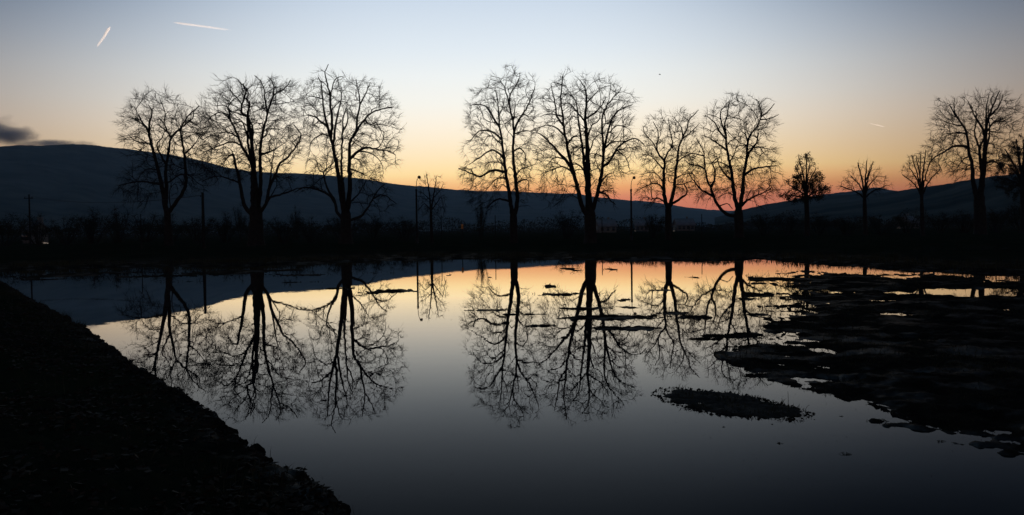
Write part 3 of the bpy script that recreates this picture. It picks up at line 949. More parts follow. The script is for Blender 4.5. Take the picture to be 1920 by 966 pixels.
bare_tree('bare_tree', 'wide bare tree with three heavy stems, just left of the right-hand lamp post', ROW, 990, 135, 2.841, 81,
    ([(333, 940), (333, 850), (330, 770)], 34, 30),
    [([(308, 800), (287, 720), (260, 620), (240, 550), (215, 460), (200, 400), (185, 320), (175, 240), (165, 160), (175, 50)], 14, 2.2),
     ([(328, 800), (323, 650), (322, 500), (320, 400), (315, 300), (310, 240), (320, 150), (315, 80), (290, 30)], 22, 2.5),
     ([(346, 800), (365, 660), (381, 590), (395, 520), (400, 420), (393, 330), (395, 240), (420, 180), (485, 105)], 13, 2.2),
     ([(236, 545), (205, 490), (160, 440), (120, 400), (75, 355), (40, 340)], 11, 2.5), ([(182, 300), (150, 250), (140, 180), (120, 75)], 6, 2), ([(190, 350), (140, 310), (90, 300), (30, 320)], 5, 1.8), ([(198, 392), (230, 360), (275, 350)], 7, 2.5),
     ([(190, 470), (150, 462), (130, 470), (90, 510)], 4.5, 1.6), ([(232, 540), (180, 510), (110, 530), (70, 560)], 5, 1.6), ([(175, 260), (110, 245), (60, 260)], 4.5, 1.6), ([(315, 610), (303, 480), (295, 390), (285, 310), (275, 240), (265, 150), (230, 90)], 11, 2),
     ([(310, 245), (350, 215), (400, 170), (430, 110)], 6, 2), ([(320, 405), (290, 400), (240, 380)], 5, 1.8), ([(318, 340), (345, 280), (385, 250), (392, 215)], 6, 2), ([(308, 530), (270, 490), (230, 490)], 6, 2), ([(312, 250), (270, 200), (230, 150), (190, 160)], 5, 1.8),
     ([(320, 150), (360, 110), (390, 75)], 4.5, 1.6), ([(400, 440), (420, 350), (440, 280), (475, 210), (520, 180), (570, 160)], 8, 2.2), ([(397, 512), (430, 480), (465, 420), (500, 385), (560, 365), (605, 400)], 8, 2), ([(405, 400), (450, 375), (520, 370)], 5, 1.8),
     ([(330, 440), (345, 390), (360, 350), (390, 320)], 5, 1.8), ([(383, 585), (420, 550), (450, 540)], 6, 2), ([(370, 640), (410, 650), (440, 690), (460, 710)], 7, 2.5), ([(428, 320), (480, 280), (540, 290), (560, 310)], 4, 1.6), ([(465, 420), (510, 460), (530, 530)], 4, 1.4)],
    [(0, 400), (40, 260), (60, 150), (110, 50), (180, 22), (290, 22), (390, 45), (480, 85), (570, 150), (560, 260), (600, 360), (622, 440), (560, 490), (530, 560), (460, 600), (480, 700), (400, 740), (350, 640), (290, 640), (200, 700), (110, 720), (40, 640), (60, 520)], 15)
bare_tree('bare_tree', 'smaller two-stemmed bare tree just right of the right-hand lamp post', ROW, 1180, 190, 3.579, 91,
    ([(265, 965), (262, 850), (262, 730)], 24, 21),
    [([(250, 740), (242, 640), (240, 560), (245, 470), (250, 395), (232, 372), (205, 330), (200, 290), (215, 200), (180, 120)], 15, 2.2),
     ([(275, 740), (285, 640), (297, 560), (300, 480), (312, 400), (315, 330), (335, 260), (365, 190), (370, 150), (430, 80)], 14, 2.2),
     ([(250, 395), (270, 345), (310, 280), (300, 200), (290, 95)], 7, 2), ([(244, 450), (200, 400), (160, 360), (110, 350)], 6, 2), ([(241, 540), (210, 500), (170, 470), (120, 480)], 5, 1.8), ([(241, 600), (210, 560), (160, 550), (110, 570), (50, 600)], 6, 2),
     ([(243, 680), (200, 650), (160, 650), (155, 560)], 6, 2), ([(205, 325), (170, 260), (120, 200), (110, 150)], 5, 1.8), ([(335, 262), (390, 220), (440, 170)], 5, 1.8), ([(310, 420), (350, 380), (400, 360), (440, 330)], 5, 1.8), ([(337, 258), (330, 200), (280, 130)], 5, 1.8),
     ([(300, 530), (340, 500), (400, 490), (440, 520)], 4.5, 1.6), ([(285, 690), (330, 660), (370, 630), (380, 600), (360, 560)], 10, 4), ([(298, 560), (340, 560), (400, 545), (450, 580)], 4.5, 1.6)],
    [(50, 330), (100, 170), (150, 90), (280, 70), (425, 45), (455, 150), (440, 300), (475, 450), (450, 640), (350, 660), (250, 600), (200, 720), (100, 730), (30, 620), (90, 480)], 16, depth=.9)
bare_tree('bare_tree', 'bare tree with twin upright stems and a crooked third stem leaning left', ROW, 1290, 170, 3.333, 97,
    ([(318, 960), (318, 850), (317, 770)], 28, 26),
    [([(302, 780), (296, 640), (285, 500), (270, 400), (260, 310), (263, 270), (240, 190), (240, 110), (300, 40)], 14, 2.2),
     ([(330, 780), (328, 640), (330, 520), (340, 430), (335, 350), (350, 290), (390, 240), (405, 190), (440, 160), (480, 110)], 15, 2.2),
     ([(300, 800), (260, 775), (220, 745), (180, 680), (158, 600), (140, 560), (130, 480), (130, 430), (120, 350), (80, 280)], 12, 2.2),
     ([(262, 295), (225, 240), (200, 180), (140, 130)], 7, 2), ([(265, 362), (225, 330), (180, 290), (130, 260)], 7, 2), ([(287, 560), (245, 520), (215, 470), (200, 420)], 8, 2.5), ([(282, 480), (240, 450), (200, 440), (160, 450)], 6, 2),
     ([(263, 275), (265, 190), (285, 140), (312, 40)], 7, 2), ([(337, 440), (360, 390), (410, 330), (420, 280), (420, 250)], 9, 2.5), ([(338, 330), (315, 290), (290, 280)], 6, 2), ([(335, 535), (380, 500), (410, 490), (470, 480), (540, 470)], 9, 2.5),
     ([(404, 195), (395, 130), (370, 85)], 5, 2), ([(330, 725), (370, 680), (430, 650), (485, 620)], 9, 2.5), ([(350, 400), (400, 362), (480, 370)], 4.5, 1.8), ([(402, 205), (450, 200), (500, 178)], 4.5, 1.6), ([(285, 440), (310, 390), (328, 340)], 5, 2),
     ([(158, 600), (180, 550), (175, 490), (155, 450), (190, 420)], 7, 2.2), ([(172, 660), (120, 630), (80, 590), (30, 510)], 8, 2.5), ([(135, 480), (90, 460), (40, 450), (10, 420)], 6, 2), ([(127, 400), (70, 380), (0, 370)], 5, 1.8), ([(205, 725), (250, 705), (278, 740)], 4, 2), ([(290, 660), (250, 640), (200, 670)], 4, 1.5)],
    [(0, 400), (60, 270), (120, 130), (220, 60), (312, 15), (400, 75), (490, 85), (555, 210), (520, 320), (560, 460), (575, 640), (480, 700), (350, 680), (250, 640), (200, 690), (60, 700), (0, 640)], 17)
bare_tree('bare_tree', 'round-crowned bare tree with three dark stems near the right edge', ROW, 1680, 165, 3.329, 108,
    ([(525, 930), (524, 820), (520, 710)], 36, 34),
    [([(495, 740), (470, 600), (455, 480), (430, 400), (405, 290), (370, 230), (330, 180), (295, 115)], 17, 2.5),
     ([(518, 740), (510, 560), (500, 430), (490, 340), (485, 230), (500, 150), (530, 50)], 22, 2.5),
     ([(542, 740), (555, 600), (565, 450), (575, 370), (610, 310), (635, 270), (640, 200), (670, 80)], 15, 2.5),
     ([(412, 372), (350, 365), (290, 400), (230, 440), (205, 470)], 9, 2.5), ([(402, 290), (330, 290), (250, 300)], 5, 2), ([(382, 245), (320, 240), (250, 220)], 5, 2), ([(440, 430), (390, 450), (340, 500)], 5, 2), ([(455, 480), (410, 500), (390, 560)], 4, 2), ([(350, 205), (335, 150), (345, 100)], 5, 2),
     ([(488, 300), (440, 200), (400, 95)], 8, 2), ([(492, 340), (460, 260), (400, 190), (380, 130)], 7, 2), ([(502, 420), (540, 330), (560, 250), (580, 130)], 7, 2), ([(492, 200), (540, 140), (560, 70)], 6, 2), ([(637, 262), (690, 200), (775, 165)], 6, 2), ([(578, 365), (570, 280), (600, 180), (620, 95)], 7, 2),
     ([(560, 530), (600, 470), (650, 450), (700, 470), (730, 510)], 9, 2.5), ([(640, 240), (700, 260), (745, 260)], 5, 2), ([(485, 240), (460, 160), (470, 70)], 6, 2), ([(565, 450), (620, 400), (680, 400)], 5, 2)],
    [(205, 310), (235, 160), (290, 85), (400, 55), (530, 25), (670, 52), (785, 160), (760, 280), (700, 320), (740, 480), (560, 540), (480, 560), (400, 580), (280, 560), (225, 470)], 18)

SM = 'small bare trees on the far bank'
def fan_limbs(cx, cy, tips, r, hook=.35):
    """Stems rising from a fork and spreading to the given tips."""
    out = []
    for i, (tx, ty) in enumerate(tips):
        mx, my = cx + (tx - cx) * hook, cy + (ty - cy) * .55
        out.append(([(cx, cy), (mx, my), (tx, ty)], r * (1 if i == 0 else .7), r * .3))
    return out
bare_tree('small_tree', 'small thin bare tree standing alone in the central gap beside a lamp post', SM, 740, 300, 1.0, 95, ([(70, 160), (69, 130), (68, 98)], 3.0, 2.4),
    [([(68, 100), (66, 75), (62, 50), (58, 25)], 2.0, .6), ([(68, 100), (72, 70), (76, 45), (78, 30)], 2.0, .6), ([(68, 96), (80, 80), (88, 70), (92, 85)], 1.3, .5), ([(68, 94), (56, 82), (48, 90)], 1.3, .5), ([(66, 75), (52, 62), (44, 60)], 1.0, .4), ([(72, 70), (86, 55), (90, 45)], 1.0, .4)],
    [(42, 60), (50, 30), (62, 18), (80, 24), (94, 50), (96, 90), (80, 110), (55, 110), (42, 95)], 31, spacing=1.5, dens=2.0, twig_n=.6, thick=.8)
bare_tree('small_tree', 'small bare tree with a wide fan of straight branches, left of the two right-hand saplings', SM, 1570, 290, 1.0, 105, ([(53, 155), (52, 120), (51, 82)], 4.2, 3.4),
    fan_limbs(51, 84, [(52, 12), (36, 20), (68, 22), (22, 40), (80, 40), (10, 58), (92, 58), (44, 14), (60, 14)], 2.4), [(4, 62), (18, 34), (38, 14), (56, 8), (74, 20), (92, 44), (97, 62), (76, 72), (52, 84), (26, 74)], 32, spacing=1.15, dens=2.2, twig_n=.8)
bare_tree('small_tree', 'small bare sapling beneath the left side of the round-crowned tree', SM, 1690, 275, 1.0, 100, ([(40, 165), (39, 130), (38, 92)], 4.0, 3.0),
    fan_limbs(38, 94, [(38, 8), (24, 18), (52, 18), (10, 40), (64, 44), (6, 52), (30, 14), (46, 12)], 2.4), [(2, 46), (14, 22), (28, 8), (44, 4), (58, 20), (68, 48), (60, 66), (38, 90), (14, 70)], 33, spacing=1.2, dens=2.2, twig_n=.8)
bare_tree('leafy_tree', 'small tree still holding dark leaves, right of the tall row', 'leafy trees on the far bank', 1450, 285, 1.0, 103, ([(63, 160), (63, 120), (62, 85)], 5, 4),
    fan_limbs(62, 88, [(62, 10), (44, 26), (84, 30), (28, 62), (98, 66), (24, 80), (92, 84), (52, 14), (74, 18), (36, 46)], 2.6), [(18, 80), (36, 66), (28, 54), (46, 40), (42, 22), (60, 4), (72, 12), (76, 30), (94, 44), (90, 56), (108, 68), (98, 84), (84, 86), (70, 102), (48, 90), (32, 96)], 34, leafy=True, spacing=.95, dens=3.0, twig_n=.8)
bare_tree('leafy_tree', 'dense dark tree cut off by the right edge of the view', 'leafy trees on the far bank', 1850, 240, 1.0, 122, ([(70, 190), (70, 150), (68, 110)], 7, 5),
    fan_limbs(68, 115, [(66, 20), (44, 38), (94, 24), (30, 70), (116, 60), (24, 95), (110, 90), (56, 26), (80, 16)], 3.4), [(16, 90), (30, 56), (46, 34), (66, 16), (96, 14), (126, 50), (128, 100), (100, 130), (66, 130), (26, 116)], 35, leafy=True)

# ------------------------------------------------------------------ shrubs and far woodland
def shrub_meshes(seed):
    """A unit shrub, one metre high and about as wide: forked stems and ragged foliage."""
    rng = np.random.default_rng(seed)
    mb = MB()
    tips = []
    for k in range(11):
        a = rng.uniform(0, 2 * math.pi)
        r = rng.uniform(.05, .46)
        h = rng.uniform(.55, 1.0) * (1 - .35 * r)
        p0 = np.array((math.cos(a) * r * .15, math.sin(a) * r * .15, -.03))
        p2 = np.array((math.cos(a) * r, math.sin(a) * r, h))
        p1 = (p0 + p2) / 2 + np.array((0, 0, .08)) + rng.normal(0, .03, 3)
        mb.tube(catmull([p0, p1, p2], .12), np.linspace(.014, .004, len(catmull([p0, p1, p2], .12))), 4, False)
        tips += [p2, p1, (p1 + p2) / 2]
    V, Q = np.vstack(mb.V), np.vstack(mb.Q)
    stems = mesh_np('stems', V, [Q], M_BARK)
    tips = np.array(tips)
    cl = np.repeat(tips, 100, 0) + rng.normal(0, .07, (len(tips) * 100, 3))
    fill = np.stack([rng.normal(0, .2, 900), rng.normal(0, .2, 900), rng.uniform(0, .5, 900)], 1)
    C = np.vstack([cl, fill])
    C[:, 2] = np.maximum(C[:, 2], 0)
    V1, F1 = leaf_quads(C, rng.uniform(.006, .016, len(C)), rng)
    src = np.repeat(tips, 16, 0)
    D = rng.normal(size=src.shape) * .6 + np.array((0, 0, .8))
    D /= np.linalg.norm(D, axis=1)[:, None]
    V2, Q2 = twigs_mesh(src, D, rng.uniform(.06, .2, len(src)), np.full(len(src), .0028), rng, np.zeros_like(src))
    fol = mesh_np('foliage', np.vstack([V1, V2]), [np.vstack([F1, Q2 + len(V1)])], M_SHRUB)
    return stems, fol

VAR = [shrub_meshes(60 + k) for k in range(5)]
ORD = ['first', 'second', 'third', 'fourth', 'fifth', 'sixth', 'seventh', 'eighth', 'ninth', 'tenth', 'eleventh', 'twelfth', 'thirteenth', 'fourteenth', 'fifteenth', 'sixteenth']
def shrub(px, top, wpx, d, k, label, group):
    b = at(px, 440, d)
    z = hgt(b[0], b[1])
    h = at(px, top, d)[2] - z
    w = wpx * d / FPX
    root = empty('shrub', (b[0], b[1], z), k * 1.3)
    tag(root, label, 'shrub', group)
    for nm, me in zip(('stems', 'foliage'), VAR[k % 5]):
        o = bpy.data.objects.new(nm, me)
        link(o, root)
        o.scale = (w, w * .8, h)
        if nm == 'foliage':
            o['kind'] = 'stuff'
SL = [(8, 398, 110, 116), (72, 404, 90, 119), (122, 402, 84, 113), (172, 395, 100, 117), (222, 391, 90, 114), (272, 398, 96, 119), (322, 402, 90, 122), (368, 404, 80, 113), (420, 402, 84, 117),
      (476, 406, 90, 121), (530, 404, 80, 115), (585, 408, 90, 119), (640, 404, 96, 114), (700, 406, 90, 118), (758, 408, 84, 121)]
for i, a in enumerate(SL):
    shrub(*a, i, '%s bush from the left in the dark hedge behind the left-hand trees' % ORD[i], 'bushes in the hedge behind the left-hand trees')
SR = [(1432, 399, 86, 125), (1478, 402, 90, 119), (1535, 400, 90, 123), (1588, 404, 84, 117), (1652, 405, 96, 121), (1700, 402, 80, 127), (1762, 400, 100, 119), (1806, 396, 90, 125), (1868, 388, 100, 128), (1918, 380, 100, 130)]
for i, a in enumerate(SR):
    shrub(*a, i + 2, '%s bush from the left in the dark hedge under the right-hand slope' % ORD[i], 'bushes in the hedge under the right-hand slope')
shrub(901, 376, 34, 112, 3, 'upright dark bush under the left branches of the slender two-stemmed tree', 'lone bushes on the far bank')
shrub(452, 384, 34, 150, 1, 'tall narrow bush seen just left of the second tree trunk', 'lone bushes on the far bank')
shrub(556, 388, 32, 150, 4, 'tall narrow bush seen in the opening between the second and third trees', 'lone bushes on the far bank')
shrub(1062, 392, 60, 120, 0, 'thin bush beneath the left limbs of the wide three-stemmed tree', 'lone bushes on the far bank')
shrub(1225, 400, 56, 118, 2, 'low bush at the foot of the smaller two-stemmed tree', 'lone bushes on the far bank')

def far_woodland():
    rng = np.random.default_rng(77)
    Cs, Ss = [], []
    for row, (d, n, hmean) in enumerate(((330, 16000, 4.6), (430, 20000, 7.0), (560, 22000, 9.5))):
        a = np.radians(rng.uniform(-38, 38, n))
        u = rng.random(n) ** .8
        top = hmean * (.62 + .75 * fbm(a * 26 + row * 7, a * 0 + row, 4, .6) + .12 * rng.random(n))
        r = d + rng.normal(0, 6, n)
        Cs.append(np.stack([r * np.sin(a), r * np.cos(a), np.maximum(u * top, .1)], 1))
        Ss.append(rng.uniform(.15, .5, n) * d / 430)
    C, S = np.vstack(Cs), np.concatenate(Ss)
    V, F = leaf_quads(C, S, rng, .7)
    o = mobj('distant_woodland', V, [F], M_SHRUB)
    tag(o, 'dark belt of distant woods and hedges across the valley floor', 'woodland', kind='stuff')
far_woodland()

# ------------------------------------------------------------------ far houses
def gable_house(px, py, wpx, hpx, d, rz, label, roofmat, depth=7.0, nwin=3):
    b = at(px, py, d)
    w, h = wpx * d / FPX, hpx * d / FPX
    z = hgt(b[0], b[1])
    root = empty('house', (b[0], b[1], z), rz)
    tag(root, label, 'house', 'far houses in the valley')
    wall_h = max(2.2, h * .62)
    mb = MB()
    mb.box((0, 0, wall_h / 2 - .2), (w, depth, wall_h + .4))
    for sx in (-1, 1):
        x = sx * w / 2
        mb.add([(x, -depth / 2, wall_h), (x, depth / 2, wall_h), (x, 0, wall_h + depth * .3), (x, 0, wall_h + depth * .3)], [(0, 1, 2, 2)])
    mb.build('wall', M_PALE, root)
    mb = MB()
    e, t = .5, .18
    for sy in (-1, 1):
        y0, z0 = sy * (depth / 2 + e), wall_h - e * .6
        y1, z1 = 0, wall_h + depth * .3
        X = w / 2 + .4
        V = [(-X, y0, z0), (X, y0, z0), (X, y1, z1), (-X, y1, z1), (-X, y0, z0 + t), (X, y0, z0 + t), (X, y1, z1 + t), (-X, y1, z1 + t)]
        mb.add(V, [(0, 3, 2, 1), (4, 5, 6, 7), (0, 1, 5, 4), (1, 2, 6, 5), (2, 3, 7, 6), (3, 0, 4, 7)])
    roof = mb.build('roof', roofmat, root)
    mb = MB()
    mb.box((w * .22, .8, wall_h + depth * .3 + .2), (.6, .6, 1.4))
    mb.build('chimney', M_PALE, roof)
    for k in range(nwin):
        x = (k + .5) / nwin * w - w / 2
        mb = MB()
        mb.box((x, -depth / 2 - .02, wall_h * .55), (.9, .06, 1.1))
        f = mb.build('window', M_GLASS, root)
        mb = MB()
        mb.box((x, -depth / 2 - .06, wall_h * .55 - .6), (1.1, .12, .08))
        mb.build('sill', M_PALE, f)
gable_house(1135, 428, 32, 20, 300, .15, 'pale house in the valley just right of the wide three-stemmed trunk', M_PALEROOF)
gable_house(1203, 431, 24, 12, 320, -.1, 'low pale-roofed house in the valley just right of the right-hand lamp post', M_PALEROOF)
gable_house(1282, 431, 32, 12, 320, .05, 'long low pale-roofed house in the valley between the sixth and seventh tall trees', M_PALEROOF, nwin=4)
gable_house(1702, 428, 16, 14, 300, .3, 'small pale house under the right-hand slope behind the sapling', M_PALEROOF, nwin=2)
gable_house(66, 424, 16, 30, 140, -.2, 'pale gable above the hedge beside the far left utility pole', M_PALEROOF, 4.0, 2)

# ------------------------------------------------------------------ poles, lamps, signs
def street_lamp(px, d, ypole, yhead, label):
    b = at(px, 455, d)
    z = hgt(b[0], b[1])
    hp = at(px, ypole, d)[2] - z
    hh = at(px, yhead, d)[2] - z
    root = empty('street_lamp', (b[0], b[1], z))
    tag(root, label, 'street lamp', 'street lamps on the far bank')
    mb = MB()
    mb.tube([(0, 0, -.15), (0, 0, hp * .4), (0, 0, hp)], [.105, .095, .08], 10)
    pole = mb.build('pole', M_POLE, root, True)
    mb = MB()
    mb.tube([(0, 0, -.05), (0, 0, .5)], [.15, .14], 10)
    mb.build('base_collar', M_METAL, root)
    mb = MB()
    mb.tube([(0, 0, hp - .12), (0, 0, hp + .06)], [.11, .10], 8)
    mb.build('clamp', M_METAL, pole)
    mb = MB()
    c = catmull([(0, 0, hp), (.02, 0, hp + .45 * (hh - hp)), (.10, 0, hp + .8 * (hh - hp)), (.26, 0, hh + .02)], .08)
    mb.tube(c, np.linspace(.035, .022, len(c)), 6)
    mb.build('arm', M_METAL, root, True)
    mb = MB()
    zs = np.linspace(-.16, .12, 9)
    mb.tube([(.30, 0, hh + q) for q in zs], [.05 + .10 * math.sqrt(max(0, 1 - ((q + .02) / .15) ** 2)) for q in zs], 12)
    mb.build('lamp_head', M_METAL, root, True)
street_lamp(782, 85, 356, 332, 'thin street lamp left of the small tree in the central gap')
street_lamp(1184, 86, 356, 333, 'thin street lamp between the two tree pairs right of centre')

def utility_pole(px, d, top, r, label, arm):
    b = at(px, 455, d)
    z = hgt(b[0], b[1])
    h = at(px, top, d)[2] - z
    root = empty('utility_pole', (b[0], b[1], z))
    tag(root, label, 'pole', 'utility poles on the far bank')
    mb = MB()
    mb.tube([(0, 0, -.2), (0, 0, h * .5), (0, 0, h)], [r * 1.15, r, r * .85], 10)
    mb.build('pole', M_POLE, root, True)
    mb = MB()
    mb.tube([(0, 0, h - .01), (0, 0, h + .04)], [r * .95, r * .6], 10)
    mb.build('cap', M_METAL, root)
    ends = []
    if arm:
        mb = MB()
        mb.box((0, -r - .04, h - .45), (1.1, .09, .1))
        ca = mb.build('crossarm', M_POLE, root)
    for sx in (-.45, .45):
        mb = MB()
        q = np.array((sx if arm else sx * .3, -r - .04 if arm else -r, h - .4 if arm else h - .35))
        mb.tube([q, q + (0, 0, .06), q + (0, 0, .10), q + (0, 0, .16)], [.03, .05, .03, .04], 8)
        mb.build('insulator', M_METAL, ca if arm else root)
        ends.append(q + (0, 0, .16) + np.array((b[0], b[1], z)))
    return ends
e1 = utility_pole(57, 110, 365, .10, 'utility pole at far left rising above the hedge', True)
e2 = utility_pole(382, 76, 362, .125, 'stout pole between the first and second tall trees', False)
for k, (p, q) in enumerate(zip(e1, e2)):
    t = np.linspace(0, 1, 30)[:, None]
    C = p + (q - p) * t
    C[:, 2] -= 4 * t[:, 0] * (1 - t[:, 0]) * .7
    V, Q = tube(C, .012, 4)
    tag(mobj('overhead_wire', V, [Q], M_METAL), '%s of two thin sagging wires between the left utility pole and the stout pole' % ('left', 'right')[k], 'wire', 'overhead wires')

def stake(px, d, top, label, sign=False):
    b = at(px, 455, d)
    z = hgt(b[0], b[1])
    h = at(px, top, d)[2] - z
    root = empty('sign_post' if sign else 'stake', (b[0], b[1], z))
    tag(root, label, 'sign' if sign else 'stake', None if sign else 'thin stakes on the far bank')
    mb = MB()
    mb.tube([(0, 0, -.2), (.01, 0, h * .5), (0, .01, h)], [.045, .042, .036], 8)
    mb.build('post', M_POLE, root, True)
    if sign:
        for zz, hh in ((h - .30, .46),):
            mb = MB()
            mb.box((0, -.06, zz), (.20, .03, hh))
            pl = mb.build('plate', M_ORANGE, root)
            mb = MB()
            mb.box((0, -.05, zz), (.10, .05, .06))
            mb.build('bracket', M_METAL, pl)
    else:
        mb = MB()
        mb.tube([(0, .01, h - .02), (0, .01, h + .02)], [.045, .03], 8)
        mb.build('cap', M_METAL, root)
stake(867, 84, 419, 'small orange sign on a post in the central gap', True)
stake(828, 86, 404, 'thin stake right of the small tree in the central gap')
stake(929, 86, 404, 'thin stake just left of the slender two-stemmed tree')
stake(1129, 86, 408, 'thin stake just right of the wide three-stemmed trunk')
stake(1316, 90, 402, 'thin stake between the sixth and seventh tall trees')
stake(265, 78, 402, 'thin stake left of the leftmost tall trunk')

def mast(px, py, d, h):
    t = at(px, py, d)
    root = empty('antenna_mast', (t[0], t[1], t[2] - 14))
    tag(root, 'tiny antenna mast on the crest of the left hill', 'mast')
    mb = MB()
    for k in range(3):
        a = k * 2.1
        mb.tube([(math.cos(a) * 1.2, math.sin(a) * 1.2, -6), (math.cos(a) * .3, math.sin(a) * .3, h + 14)], [.35, .2], 5)
    mb.build('tower', M_METAL, root)
    mb = MB()
    mb.tube([(0, 0, h + 13), (0, 0, h + 24)], [.3, .15], 5)
    mb.build('aerial', M_METAL, root)
mast(155, 272, 3560 * .875, 4)

# ------------------------------------------------------------------ grass, litter and small things by the water
def blades(P, h, w, rng, lean=.5):
    n = len(P)
    a = rng.uniform(0, 2 * math.pi, n)
    side = np.stack([np.cos(a), np.sin(a), 0 * a], 1) * (w / 2)[:, None]
    b = rng.uniform(0, 2 * math.pi, n)
    ln = np.stack([np.cos(b), np.sin(b), 0 * b], 1) * (h * rng.uniform(.1, lean, n))[:, None]
    up = np.array((0, 0, 1)) * h[:, None]
    V = np.stack([P - side, P + side, P + side * .7 + ln * .35 + up * .55, P - side * .7 + ln * .35 + up * .55, P + ln + up * .92], 1).reshape(-1, 3)
    k = np.arange(n)[:, None] * 5
    return V, k + np.array((0, 1, 2, 3))[None], k + np.array((3, 2, 4))[None]

def along(P, n, rng, off):
    seg = np.diff(P, axis=0)
    L = np.linalg.norm(seg, axis=1)
    i = rng.choice(len(seg), n, p=L / L.sum())
    t = rng.random(n)[:, None]
    q = P[:-1][i] + seg[i] * t
    nrm = np.stack([-seg[i][:, 1], seg[i][:, 0]], 1) / L[i][:, None]
    return q + nrm * off[:, None]

rng = np.random.default_rng(91)
q = along(SHORE[2:-2], 15000, rng, rng.uniform(-1.2, 4.5, 15000))
z = height(q[:, 0], q[:, 1])
k = z > .005
q, z = q[k], z[k]
tuft = .35 + 1.3 * np.clip(fbm(q[:, 0] * .5, q[:, 1] * .5, 3) + .4, 0, 1)
V, F4, F3 = blades(np.stack([q[:, 0], q[:, 1], z - .01], 1), rng.uniform(.08, .30, len(q)) * tuft, rng.uniform(.012, .03, len(q)), rng)
tag(mobj('shore_grass', V, [F4, F3], M_DRYGRASS), 'ragged dark grass along the far shore', 'grass', kind='stuff')

q = along(BANK[2:-4], 9000, rng, -rng.exponential(.35, 9000) + .03)
z = height(q[:, 0], q[:, 1])
k = z > .01
q, z = q[k], z[k]
tuft = np.clip(fbm(q[:, 0] * 1.3, q[:, 1] * 1.3, 3) * 3.2 + .25, .05, 1.8)
V, F4, F3 = blades(np.stack([q[:, 0], q[:, 1], z - .01], 1), (.02 + rng.uniform(.02, .12, len(q))) * tuft, rng.uniform(.003, .007, len(q)), rng, .9)
tag(mobj('bank_grass', V, [F4, F3], M_DRYGRASS), 'short dead grass on the near bank along the water', 'grass', kind='stuff')

def on_bank(n, rmax):
    out = []
    while sum(map(len, out)) < n:
        a = np.radians(rng.uniform(-36, 20, n))
        r = 3.2 + (rmax - 3.2) * rng.random(n) ** 1.3
        p = np.stack([r * np.sin(a), r * np.cos(a)], 1)
        p = p[(-sdist(BANK, p[:, 0], p[:, 1]) > .02) & (fbm(p[:, 0] * .8 + 5, p[:, 1] * .8, 4, .6) + .5 * rng.random(len(p)) > .12)]
        out.append(p)
    return np.vstack(out)[:n]
p = on_bank(9000, 26)
z = height(p[:, 0], p[:, 1])
V, F = leaf_quads(np.stack([p[:, 0], p[:, 1], z + .018], 1), rng.uniform(.015, .045, len(p)), rng, .6)
Vc = V.reshape(-1, 4, 3)
Vc[:, :, 2] = Vc[:, :, 2].mean(1, keepdims=True) + (Vc[:, :, 2] - Vc[:, :, 2].mean(1, keepdims=True)) * .45
tag(mobj('leaf_litter', Vc.reshape(-1, 3), [F], M_LITTER), 'fallen dead leaves strewn over the near bank', 'leaf litter', kind='stuff')

def clods(P, S, seed):
    r = np.random.default_rng(seed)
    O = np.array([(1, 0, 0), (-1, 0, 0), (0, 1, 0), (0, -1, 0), (0, 0, 1), (0, 0, -1)], float)
    T = np.array([(0, 2, 4), (2, 1, 4), (1, 3, 4), (3, 0, 4), (2, 0, 5), (1, 2, 5), (3, 1, 5), (0, 3, 5)])
    V = P[:, None] + (O[None] + r.normal(0, .22, (len(P), 6, 3))) * S[:, None, None] * np.array((1, 1, .6))
    k = np.arange(len(P))[:, None, None] * 6
    return V.reshape(-1, 3), (k + T[None]).reshape(-1, 3)
p = on_bank(3500, 22)
e = along(BANK[2:-4], 2600, rng, -np.abs(rng.normal(0, .07, 2600)) + .015)
p = np.vstack([p, e])
z = height(p[:, 0], p[:, 1])
V, F = clods(np.stack([p[:, 0], p[:, 1], np.maximum(z, -.01) + .006], 1), rng.uniform(.006, .030, len(p)) * np.clip(np.hypot(p[:, 0], p[:, 1]) / 9, .7, 2), 3)
tag(mobj('soil_clods', V, [F], M_MUD), 'clods of dark soil and stones on the near bank', 'soil', kind='stuff')

# stubble and broken stems on the mud
n = 70000
a = np.radians(rng.uniform(-22, 36, n))
v = rng.uniform(60, 420, n)
r = FPX * CAM_Z / v
p = np.stack([r * np.sin(a), r * np.cos(a)], 1)
z = height(p[:, 0], p[:, 1])
k = (z > -.012) & (z < .2) & (-sdist(BANK, p[:, 0], p[:, 1]) < -.2) & (sdist(SHORE, p[:, 0], p[:, 1]) < 0)
p, z, r = p[k], z[k], r[k]
sz = np.clip(r / 14, .5, 2.2)
V, F4, F3 = blades(np.stack([p[:, 0], p[:, 1], np.maximum(z, -.01) - .005], 1), rng.uniform(.012, .07, len(p)) * sz * np.clip(.5 + 1.6 * fbm(p[:, 0] * .9, p[:, 1] * .9, 3), .15, 1.3), rng.uniform(.005, .013, len(p)) * sz, rng, 1.6)
tag(mobj('mud_stubble', V, [F4, F3], M_DRYGRASS), 'matted dead stubble on the mud flats and bars', 'stubble', kind='stuff')

